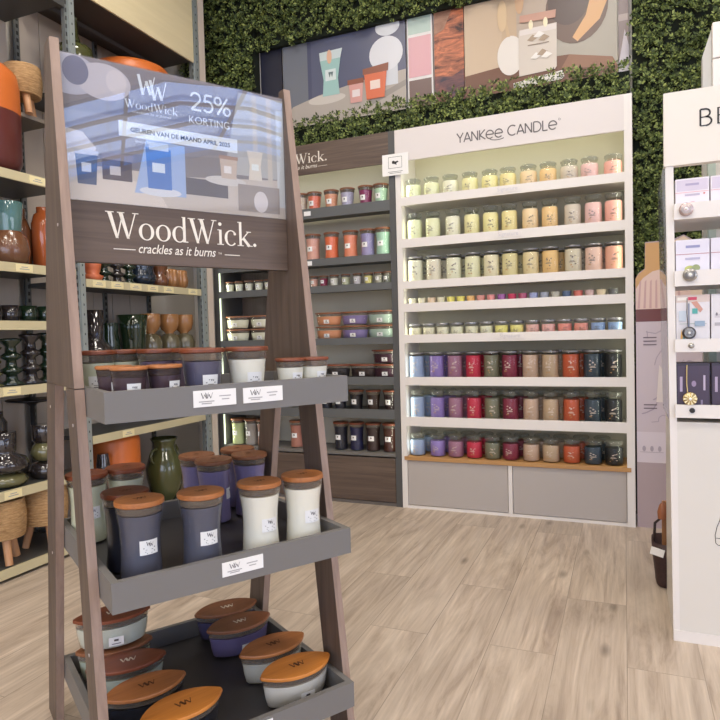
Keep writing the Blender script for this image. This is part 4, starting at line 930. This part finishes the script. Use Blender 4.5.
# trays: outer box u 0..0.6, front at v, depth, rim height
def tray(zr, v0, dep, tags, hgt=.066):
    t = link('tray', None, lad)
    w = .016
    MB().box(.001, .599, v0, v0+w, zr-hgt, zr).box(.001, .599, v0+dep-w, v0+dep, zr-hgt, zr).box(.001, .001+w, v0+w, v0+dep-w, zr-hgt, zr).box(.599-w, .599, v0+w, v0+dep-w, zr-hgt, zr).build('tray_rim', M_greytray, t)
    MB().box(.016, .584, v0+w-.001, v0+dep-w+.001, zr-hgt+.004, zr-hgt+.012).build('tray_floor', M_traydark, t)
    for (u0, u1, z0, z1) in tags:
        tg = MB().box(u0, u1, v0-.0025, v0-.0003, z0, z1); h = z1-z0
        k = h*.5
        for X in (u0+.018, u0+.028):
            pts = [(X, z0+h*.85), (X+.22*k, z0+h*.5), (X+.42*k, z0+h*.75), (X+.64*k, z0+h*.5), (X+.9*k, z0+h*.85)]
            for i in range(4): tg.flat(line(pts[i], pts[i+1], .0016 if i % 2 == 0 else .0008), (0, v0-.003, 0), (1, 0, 0), (0, 0, 1), 1)
        for a, b_, c in ((.012, .048, .32), (.060, .088, .60), (.066, .084, .40), (.018, .042, .2)): tg.flat(hbar(u0+a, u0+b_, z0+h*c, .0022), (0, v0-.003, 0), (1, 0, 0), (0, 0, 1), 2)
        tg.build('price_card', [M_white, M_ink, M_ink2], t)
    return zr-hgt+.012
T1 = tray(1.037, 0, .40, [(.188, .289, .989, 1.026), (.307, .409, .989, 1.0245)])
T2 = tray(.638, .0047, .600, [(.243, .346, .593, .626)])
T3 = tray(.225, .0084, .635, [(.25, .36, .186, .218)])
for z, v0, dep in ((1.037, 0, .40), (.638, .0047, .545), (.225, .0084, .585)): pass

def lc(kind, u, v, z, dr, label, group, c, lidm=M_lid, mark=None, gm=None, scale=None):
    return wcandle(kind, False, LW(u, v, z), LA+math.radians(dr), label, group, c, lidm, mark, gm, scale)
GT = 'candles on the top ladder tray'; GM = 'candles on the middle ladder tray'; GB = 'boat candles on the bottom ladder tray'
SMK = (138, 118, 122); NAVY = (86, 86, 100); IV = (246, 240, 222); LAV = (138, 126, 168); SAGE = (216, 216, 186); DNV = (38, 40, 54)
Gsm = glass('smoky_glass', (196, 190, 196), ior=1.4)
lc('small', .070, .066, T1, 8, 'small smoky plum candle, second from left in front row of top ladder tray', GT, SMK, M_lid, gm=Gsm, scale=1.0)
lc('small', .060, .158, T1, 8, 'small smoky plum candle at left end of top ladder tray', GT, SMK, M_lid, gm=Gsm, scale=1.0)
lc('small', .152, .080, T1, 30, 'small smoky plum candle, third in front row of top ladder tray', GT, SMK, M_lid, gm=Gsm, scale=1.0)
lc('medium', .250, .100, T1, 10, 'medium grey-violet candle in the middle of top ladder tray', GT, (92, 88, 110), M_lid4)
lc('medium', .367, .102, T1, 6, 'medium ivory candle right of the grey-violet one, top ladder tray', GT, IV, M_lid4)
lc('small', .490, .105, T1, 12, 'small ivory candle, left one of two at right end of top ladder tray', GT, IV, M_lid4)
lc('small', .560, .102, T1, 14, 'small ivory candle at far right end of top ladder tray', GT, IV, M_lid4)
lc('medium', .052, .315, T1, 0, 'medium cream candle in back left corner of top ladder tray', GT, SAGE, M_lid4)
lc('medium', .126, .345, T1, 0, 'medium pale sage candle behind the smoky trio, top ladder tray', GT, SAGE, M_lid4)
lc('medium', .196, .265, T1, 0, 'medium smoky plum candle behind the grey-violet one, top ladder tray', GT, (110, 92, 110), M_lid4)
lc('medium', .268, .225, T1, 0, 'medium plum candle hidden behind the grey-violet one, top ladder tray', GT, (110, 92, 110), M_lid4)

lc('large', .098, .130, T2, 14, 'tall slate blue candle in front left corner of middle ladder tray', GM, NAVY, M_lid)
lc('large', .236, .105, T2, 8, 'tall slate blue candle in the middle of the front row, middle ladder tray', GM, NAVY, M_lid)
lc('large', .391, .106, T2, 12, 'tall ivory candle, left one of the ivory pair on middle ladder tray', GM, IV, M_lid)
lc('large', .515, .104, T2, 10, 'tall ivory candle, right one of the ivory pair on middle ladder tray', GM, IV, M_lid)
lc('large', .092, .232, T2, 10, 'tall dark navy candle right behind the front left slate one, middle tray', GM, DNV, M_lid4)
lc('large', .414, .470, T2, 60, 'tall lavender candle at front left of the lavender four, middle tray', GM, LAV, M_lid3)
lc('large', .535, .478, T2, 70, 'tall lavender candle at right of the lavender four, middle tray', GM, LAV, M_lid3)
lc('large', .548, .595, T2, 60, 'tall lavender candle at the very back right of the lavender four, middle tray', GM, LAV, M_lid3)
lc('large', .402, .580, T2, 70, 'tall lavender candle at back left of the lavender four, middle tray', GM, LAV, M_lid3)
lc('large', .172, .540, T2, 10, 'tall sage green candle beside the olive jug, back of middle tray', GM, SAGE, M_lid4)
lc('large', .062, .520, T2, 10, 'tall sage green candle behind the left leg, middle ladder tray', GM, SAGE, M_lid4)

PM_ = mat('pale_mark', (226, 214, 196), .6); DM = mat('burnt_mark', (96, 58, 36), .6)
lc('boat', .484, .112, T3, 0, 'cream boat candle with white label in front right corner of bottom tray', GB, (226, 218, 204), M_lid2, DM)
lc('boat', .488, .256, T3, 3.4, 'pale grey boat candle, second from front at right of bottom tray', GB, (206, 202, 190), M_lid, DM)
lc('boat', .470, .448, T3, 0, 'lavender boat candle, third from front at right of bottom tray', GB, (118, 106, 148), M_lid3, PM_)
lc('boat', .480, .572, T3, -3.2, 'dusky violet boat candle at back right of bottom tray', GB, (84, 78, 112), M_lid3, PM_)
lc('boat', .178, .122, T3, 5, 'black boat candle with bright amber lid at front left of bottom tray', GB, (38, 38, 46), M_lid2, DM)
lc('boat', .131, .262, T3, 1.2, 'black boat candle, second from front at left of bottom tray', GB, (36, 36, 44), M_lid, DM)
lc('boat', .125, .420, T3, -8, 'sage boat candle, third from front at left of bottom tray', GB, (196, 200, 182), M_lid4, PM_)
lc('boat', .122, .538, T3, -9.6, 'sage boat candle, lower one of the stacked pair at back left', GB, (188, 196, 178), M_lid3, PM_)
lc('boat', .118, .534, T3+.0945, -9.6, 'pale grey boat candle on top of the stacked pair at back left', GB, (206, 208, 192), M_lid4, PM_)
for p in list(WP.values()):
    for ch in list(p.children): bpy.data.objects.remove(ch)
    bpy.data.objects.remove(p)

# ------------------------------------------------------------------ homeware shelving along the left wall
XL = -2.736; XB = -3.20
M_plank = mat('greige_planks', (196, 184, 170), .65, noise=((1, 5, .8), .3, (184, 170, 156)))
def shelving(y0, y1, levels, label):
    s = thing('shelving_unit', label, 'shelving', (0, y0, 0))
    L = y1-y0
    bp_ = MB(); n = int(L/.165)
    for i in range(n+1):
        a, b2 = i*.165, min(L, i*.165+.160)
        if b2 > a: bp_.box(XB, XB+.012, a, b2, .05, 3.95)
    bp_.box(XB-.01, XB, 0, L, .05, 3.95, 1)
    bp_.build('back_panel', [M_plank, M_slot], s)
    for z, tags in levels:
        rail_m = M_rail if z < 2.4 else M_shelf
        sh = MB().box(XB+.013, XL-.012, .004, L-.004, z-.028, z-.004).box(XL-.03, XL-.012, .004, L-.004, z-.045, z-.028).build('shelf', M_shelf, s)
        MB().box(XL-.012, XL, .004, L-.004, z-.045, z).build('price_rail', rail_m, sh)
        if tags:
            tgm = MB(); 
            for y in tags:
                tgm = MB().box(XL+.0003, XL+.0018, y-y0, y-y0+.095, z-.042, z-.004)
                for (a, b2, hz) in ((.02, .075, .022), (.03, .066, .012)): tgm.flat([(y-y0+a, -hz-.002), (y-y0+b2, -hz-.002), (y-y0+b2, -hz+.002), (y-y0+a, -hz+.002)], (XL+.0022, 0, z-.006), (0, 1, 0), (0, 0, 1), 1)
                tgm.build('price_tag', [M_tagp, M_ink2], sh)
    return s
def upright(y, w, label):
    o = MB().box(XL-.028, XL+.004, y, y+w, 0, 3.95).box(XL-.036, XL-.012, y-.017, y, 0, 3.95, 2)
    for k in range(90): o.box(XL-.0119, XL-.0115, y-.013, y-.003, .1+k*.042, .1+k*.042+.022, 1)
    for k in range(70):
        z = .1+k*.054; o.box(XL+.0041, XL+.0045, y+w*.42, y+w*.58, z, z+.012, 1)
    return tag(o.build('metal_upright', [M_metal, M_slot, mat('upright_side', (120, 124, 122), .45, metal=.4)]), label, 'upright')
A = shelving(1.45, 2.572, [(.062, []), (.437, [2.08]), (.935, [2.1]), (1.255, []), (1.538, [2.20]), (1.988, [2.30]), (2.975, [])], 'nearer bay of the homeware shelving along the left wall')
B = shelving(2.630, 3.665, [(.062, []), (.615, [2.86]), (1.018, [3.0, 3.35]), (1.492, [2.68, 2.82, 2.97, 3.12, 3.27, 3.52]), (2.55, [])], 'farther bay of the homeware shelving beside the charcoal cabinet')
MB().box(XL-.01, XL, 0, 1.04, 3.06, 3.95).build('header_board', M_beige, B)
MB().box(XB+.22, XL-.011, .0, 1.01, 3.055, 3.075).box(XB+.195, XB+.22, .0, 1.01, 3.03, 3.075).build('canopy_shelf', mat('dark_canopy', (66, 60, 56), .6), B)
MB().box(XB+.014, XB+.18, 0, 1.01, 3.10, 3.12).build('canopy_shelf', mat('dark_canopy', (66, 60, 56), .6), B)
MB().box(XB+.013, XB+.30, .92, 1.145, 2.335, 2.355).build('riser_shelf', mat('grey_brown_board', (120, 110, 100), .6), A)
upright(2.592, .034, 'galvanised front upright between the two shelving bays')
upright(3.680, .042, 'galvanised upright at the far end of the shelving')
bs = tag(MB().box(XL-.03, XL, 3.735, 3.80, 0, 3.95).build('end_strip', mat('pale_end_strip', (214, 198, 182), .5)), 'cream end strip between shelving upright and charcoal cabinet', 'strip')
for y in (2.615, 3.62, 3.20):
    o = MB().box(XB+.013, XB+.028, y, y+.03, .05, 3.95)
    for k in range(95):
        z = .1+k*.04; o.box(XB+.0281, XB+.0285, y+.008, y+.022, z, z+.022, 1)
    o.build('slotted_post', [mat('post_grey', (110, 112, 110), .45, metal=.4), M_slot], B if y > 2.7 else A)
    ob = bpy.context.scene.objects[-1] if False else None
for ch in list(A.children)+list(B.children):
    if ch.name.startswith('slotted_post'): ch.location.y = -(1.45 if ch.parent == A else 2.630)
    if ch.name.startswith('riser_shelf'): pass

def item(prof, mats, name, label, cat, loc, seg=28, group=None, split=None, **kw):
    """one turned vessel; split: list of (start index, part name, material) for parts in another material"""
    if not split: return tag(MB().lathe(prof, seg, **kw).build(name, mats, None, loc), label, cat, group)
    root = thing(name, label, cat, loc, 0, group); ks = [s_[0] for s_ in split]+[len(prof)-1]
    for k, (i0, pn, m) in enumerate(split):
        MB().lathe(prof[i0:ks[k+1]+1], seg, cap0=(k == 0), cap1=(k == len(split)-1), **kw).build(pn, m, root)
    return root
Oran = mat('burnt_orange_glaze', (206, 110, 48), .38, noise=((5, 5, 5), .3, (200, 104, 44)))
Mar = mat('maroon_glaze', (96, 44, 40), .3); Terr = mat('terracotta_glaze', (196, 104, 66), .45)
Olv = mat('olive_glaze', (78, 80, 46), .12, coat=.6); Dgr = mat('dark_green_glass', (30, 46, 32), .08, coat=.8); Smk = mat('smoke_glass', (48, 42, 42), .08, coat=.8)
Amb = mat('amber_glass', (168, 118, 72), .12, coat=.6); Amb2 = mat('amber_brown_glass', (112, 70, 46), .14, coat=.6); Teal = mat('teal_glass', (84, 120, 118), .1, coat=.6)
Rope = mat('seagrass_rope', (204, 166, 116), .85, noise=((30, 30, 160), .2, (150, 112, 72)), bump=(120, .8))
Pale = wood('pale_leg_wood', (206, 158, 116), (184, 132, 92), 2)
Ink_b = mat('dark_blue_glass', (34, 44, 58), .1, coat=.8); Blk = mat('black_metal', (28, 27, 28), .4)
Sag = mat('smoke_olive_glass', (104, 100, 66), .1, coat=.7)
# bay A
item([(.12, 0), (.155, .01), (.175, .06), (.178, .20), (.178, .30), (.176, .44), (.165, .50), (.13, .535), (.10, .54)], None, 'planter', 'large planter, orange above and maroon below, on shelf at left edge', 'planter', (-2.93, 2.20, 1.985),
     split=[(0, 'lower_body', Mar), (4, 'upper_body', Oran)])
def stool(x, y, z, h, r, label, group=None):
    st = thing('rope_stool', label, 'stool', (x, y, z), 0, group)
    lz = h*.40
    pr_ = [(r*.86, lz)]
    n = 14
    for i in range(n):
        zz = lz+(h-lz)*(i+.5)/n; q = r*(.92+.08*math.sin(PI*(i+.5)/n)); pr_ += [(q-.003, zz-(h-lz)*.42/n), (q+.002, zz), (q-.003, zz+(h-lz)*.42/n)]
    pr_ += [(r*.86, h)]
    MB().lathe(pr_, 32).build('rope_seat', Rope, st)
    for k in range(3):
        a = math.radians(-20+120*k); MB().tube([(r*.52*math.cos(a), r*.52*math.sin(a), lz+.004), (r*.80*math.cos(a), r*.80*math.sin(a), .0)], .020, 12, r1=.018).build('leg', Pale, st)
    return st
stool(-2.96, 2.470, 2.356, .262, .098, 'small seagrass rope stool on the raised shelf behind the orange planter', 'rope stools')
stool(-2.86, 2.150, .062, .315, .115, 'seagrass rope stool with wooden legs, left one on the lowest shelf', 'rope stools')
stool(-2.86, 2.400, .062, .325, .120, 'seagrass rope stool, right one on the lowest shelf beside ladder', 'rope stools')
item([(.06, 0), (.085, .02), (.094, .07), (.085, .13), (.060, .165), (.056, .17), (.060, .20), (.068, .31), (.066, .315)], None, 'glass_vase', 'two-part glass vase, hobnail amber below and teal above, beside brown bottles', 'vase', (-2.84, 2.255, 1.535),
     split=[(0, 'amber_base', mat('amber_hobnail', (112, 74, 50), .15, coat=.7, bump=(90, 1.0))), (5, 'teal_neck', Teal)])
item([(.05, 0), (.06, .01), (.062, .20), (.045, .26), (.035, .27), (.035, .32)], Amb2, 'glass_bottle', 'dark brown glass bottle right of the teal and amber vase', 'bottle', (-2.95, 2.40, 1.535))
item([(.045, 0), (.055, .01), (.058, .24), (.045, .29), (.03, .30), (.03, .33)], mat('orange_brown_glass', (176, 92, 48), .14, coat=.6), 'glass_bottle', 'orange brown glass bottle beside the ladder upright', 'bottle', (-2.86, 2.475, 1.535))
for i, y in enumerate((2.15, 2.255, 2.36, 2.465)):
    item([(.034, 0), (.040, .004), (.044, .085), (.041, .085), (.036, .008)], Smk if i < 2 else Dgr, 'glass_tumbler', '%s small dark tumbler on the narrow cream-edged shelf' % ['leftmost', 'second', 'third', 'rightmost'][i], 'tumbler', (-2.86, y, 1.252), 20, 'dark tumblers', cap1=False)
TOT = [(.055, 0), (.062, .008), (.03, .03), (.026, .06), (.05, .075), (.052, .09), (.028, .105), (.024, .14), (.048, .155), (.05, .17), (.028, .185), (.026, .22), (.052, .25), (.054, .262), (.03, .266)]
for i, (y, m, k) in enumerate(((2.14, Sag, .75), (2.255, Dgr, .9), (2.37, Smk, .98), (2.475, Dgr, 1.0))):
    item([(r, z*k) for r, z in TOT], m, 'glass_candle_holder', '%s stacked-ring glass candle holder on the shelf above the vases' % ['olive', 'short dark green', 'smoky black', 'tall dark green'][i], 'candle holder', (-2.87, y, .932), 24, 'stacked ring holders')
item([(.05, 0), (.09, .01), (.10, .03), (.085, .055), (.05, .065), (.10, .085), (.108, .11), (.095, .14), (.045, .165), (.05, .18), (.055, .27), (.052, .272)], None, 'glass_vase', 'wide ribbed vase, smoke above olive base, on shelf over the left rope stool', 'vase', (-2.85, 2.18, .434), 48, flute=24, fl=.02,
     split=[(0, 'olive_base', Sag), (4, 'smoke_top', Smk)])
item([(.06, 0), (.075, .012), (.082, .04), (.070, .075), (.030, .088), (.060, .10), (.075, .135), (.060, .17), (.045, .185), (.06, .20), (.064, .28), (.062, .282)], None, 'glass_vase', 'ribbed double-bulb vase in smoke and olive glass beside the ladder leg', 'vase', (-2.83, 2.40, .434), 48, flute=20, fl=.025,
     split=[(0, 'smoke_base', Smk), (4, 'olive_bulb', Sag), (8, 'smoke_collar', Smk)])
item([(.05, 0), (.055, .01), (.012, .03), (.010, .10), (.03, .12), (.13, .135), (.135, .142), (.12, .144)], Blk, 'cake_stand', 'black pedestal plate standing behind the ribbed vases', 'cake stand', (-3.05, 2.56, .70), 32) if False else None
cs = item([(.07, 0), (.075, .01), (.016, .04), (.012, .36), (.03, .378), (.13, .392), (.135, .40), (.12, .402)], Blk, 'cake_stand', 'tall black pedestal plate standing behind the ribbed vases', 'cake stand', (-3.03, 2.50, .434), 32)
item([(.05, 0), (.055, .01), (.058, .30), (.04, .33), (.04, .36)], Smk, 'glass_vase', 'plain dark smoke cylinder vase behind the wide ribbed vase', 'vase', (-3.03, 2.27, .434), 24)
# bay B
item([(.08, 0), (.098, .02), (.102, .27), (.092, .31), (.040, .335), (.025, .38), (.023, .47), (.028, .48)], Olv, 'ceramic_bottle', 'olive green bottle with long neck on the top shelf behind sign', 'bottle', (-2.95, 2.825, 2.55), 20, flute=10, fl=.02)
item([(.12, 0), (.19, .05), (.24, .14), (.262, .27), (.258, .325), (.24, .35), (.20, .36)], Oran, 'ceramic_bowl', 'large orange rounded bowl on the top shelf above the printed sign', 'bowl', (-2.97, 3.30, 2.55), 40)
item([(.045, 0), (.05, .01), (.06, .03), (.035, .04), (.045, .07), (.05, .11), (.04, .12)], Terr, 'ceramic_pot', 'terracotta stacked pot at left end under the lettered header', 'pot', (-2.80, 2.745, 1.489), 24)
for i, (y, m) in enumerate(((2.85, Dgr), (2.955, Smk), (3.055, Dgr))):
    item([(r*.9, z*.66) for r, z in TOT], m, 'glass_candle_holder', '%s stacked-ring holder on the shelf seen under the lettered header' % ['first dark green', 'smoky', 'second dark green'][i], 'candle holder', (-2.82, y, 1.489), 20, 'stacked ring holders under header')
item([(.05, 0), (.085, .02), (.10, .055), (.085, .085), (.08, .115), (.095, .15), (.09, .152)], Ink_b, 'glass_bowl', 'dark blue ribbed bowl on the shelf seen under the lettered header', 'bowl', (-2.86, 3.20, 1.489), 48, flute=24, fl=.025)
item([(.04, 0), (.055, .02), (.06, .05), (.04, .08), (.035, .09), (.05, .12), (.055, .14)], Amb2, 'glass_goblet', 'brown amber goblet between the dark ribbed bowl and amber cups', 'goblet', (-2.83, 3.345, 1.489), 24, flute=10, fl=.03)
for i, y in enumerate((3.455, 3.555)):
    item([(.03, 0), (.05, .02), (.058, .06), (.05, .10), (.052, .125), (.046, .13)], Amb, 'glass_cup', 'amber fluted cup, %s of two near the shelf end' % ['left one', 'right one'][i], 'cup', (-2.84, y, 1.489), 40, 'amber fluted cups', flute=10, fl=.09)
item([(.05, 0), (.075, .015), (.10, .05), (.105, .075), (.09, .10), (.055, .13), (.05, .15), (.055, .31), (.052, .312)], Smk, 'glass_vase', 'smoky black vase with flared ribbed base on the middle shelf', 'vase', (-2.86, 2.80, 1.015), 40, flute=24, fl=.012)
item([(.045, 0), (.055, .02), (.06, .12), (.05, .18), (.055, .24)], Dgr, 'glass_vase', 'small dark green vase between the smoky vase and the green mug', 'vase', (-2.90, 2.955, 1.015), 24)
mg = thing('handled_pitcher', 'big dark green glass mug with round handle on the middle shelf', 'pitcher', (-2.85, 3.10, 1.015))
MB().lathe([(.05, 0), (.07, .01), (.075, .10), (.085, .20), (.095, .29), (.09, .29), (.08, .20)], 32, cap1=False, flute=16, fl=.012).build('body', mat('green_glass', (30, 44, 28), .1, coat=.8), mg)
MB().tube([(.055, -.055, .26), (.075, -.10, .27), (.08, -.125, .21), (.07, -.105, .15), (.05, -.06, .14)], .010, 10).build('handle', mat('green_glass', (44, 66, 40)), mg)
for i, y in enumerate((3.285, 3.47, 3.655-.03)):
    item([(.045, 0), (.062, .012), (.072, .06), (.074, .11), (.060, .155), (.030, .172), (.028, .176), (.055, .20), (.066, .24), (.066, .30), (.064, .302)], None, 'glass_vase', 'hourglass vase, amber cup over smoky olive bulb, %s of three' % ['left one', 'middle one', 'right one'][i], 'vase', (-2.87, y, 1.015), 32, 'hourglass vases',
         split=[(0, 'smoky_bulb', mat('smoky_olive_fade', (96, 88, 66), .12, coat=.7)), (5, 'amber_cup', Amb)])
item([(.12, 0), (.14, .02), (.147, .10), (.147, .47), (.137, .505), (.11, .52)], Oran, 'planter', 'round-shouldered orange planter behind the left candles of middle tray', 'planter', (-2.90, 2.965, .062), 32)
for nm_, y_, m_, lab_ in (('patterned_vase', 2.765, Smk, 'dark patterned small vase leaning by the lower orange planter'),):
    item([(.03, 0), (.04, .02), (.045, .30), (.035, .40), (.03, .43)], m_, nm_, lab_, 'vase', (-2.80, y_, .062), 20)
jg = thing('ceramic_jug', 'glossy olive green two-handled jug seen behind the middle tray', 'jug', (-2.88, 3.385, .062), 0)
MB().lathe([(.06, 0), (.075, .01), (.105, .08), (.122, .16), (.125, .22), (.105, .29), (.078, .335), (.072, .36), (.078, .395), (.092, .42), (.086, .42), (.070, .385)], 36, cap1=False).build('body', Olv, jg)
for s_ in (-1, 1):
    MB().tube([(0, s_*.078, .355), (0, s_*.115, .35), (0, s_*.135, .32), (0, s_*.125, .28), (0, s_*.108, .265)], .010, 10).build('handle', Olv, jg)

# ------------------------------------------------------------------ unseen lamps added in the ceiling for overall light
M_lamp = mat('added_lamp_panel', (255, 250, 240), emit=(255, 250, 240), estr=3)
LAMPS = [(-1.9, .2), (-1.9, 2.2), (-.2, -1.6), (-.2, .5), (-.2, 2.3), (1.7, -1.6), (1.7, .5), (1.7, 2.3), (-1.9, -1.9)]
for i, (x, y) in enumerate(LAMPS):
    t = thing('added_ceiling_light', 'added square white ceiling light panel number', 'ceiling light', (x, y, 4.2), 0, 'added ceiling light panels')
    t['label'] = 'added square white light panel in the ceiling, out of view'
    MB().box(-.32, .32, -.32, .32, -.03, 0).build('frame', M_whitelac, t); MB().box(-.29, .29, -.29, .29, -.032, -.0302).build('diffuser', M_lamp, t)
    a_ = area('lamp', (x, y, 4.15), (.58, .58), 32, (1.0, .93, .82)); a_.data.spread = math.radians(170)
dl = area('front_fill_daylight', (2.0, -5.9, 2.0), (9.0, 3.2), 300, (1.0, .935, .86), (math.radians(90), 0, 0))  # unseen area light added to brighten upright faces from the front
dl2 = area('side_fill_daylight', (12.3, -.8, 2.05), (9.0, 3.2), 360, (1.0, .925, .83), (math.radians(90), 0, math.radians(90)))  # unseen area light added to brighten the left shelving from the right
w = bpy.data.worlds.new('sky'); SC.world = w; w.use_nodes = True
bg = w.node_tree.nodes['Background']; bg.inputs[0].default_value = (.17, .43, 1.0, 1); bg.inputs[1].default_value = 1.9

# ------------------------------------------------------------------ camera
def basis(yaw, pitch, roll):
    F = Vector((-math.sin(yaw)*math.cos(pitch), math.cos(yaw)*math.cos(pitch), -math.sin(pitch)))
    R0 = Vector((math.cos(yaw), math.sin(yaw), 0)); U0 = R0.cross(F)
    return R0*math.cos(roll)-U0*math.sin(roll), R0*math.sin(roll)+U0*math.cos(roll), F
R, U, F = basis(.39815, .03916, .02609)
cd = bpy.data.cameras.new('camera'); cd.sensor_width = 36; cd.lens = 628.84/720*36; cd.clip_start = .02
co = bpy.data.objects.new('camera', cd); COL.objects.link(co)
co.matrix_world = Matrix(((R.x, U.x, -F.x, 0), (R.y, U.y, -F.y, 0), (R.z, U.z, -F.z, 1.1397), (0, 0, 0, 1)))
SC.camera = co
SC.view_settings.view_transform = 'Standard'; SC.view_settings.look = 'None'; SC.view_settings.exposure = 0.06; SC.view_settings.gamma = 1
SC.cycles.transparent_max_bounces = 24; SC.cycles.max_bounces = 8; SC.cycles.use_denoising = True; SC.cycles.sample_clamp_indirect = 6
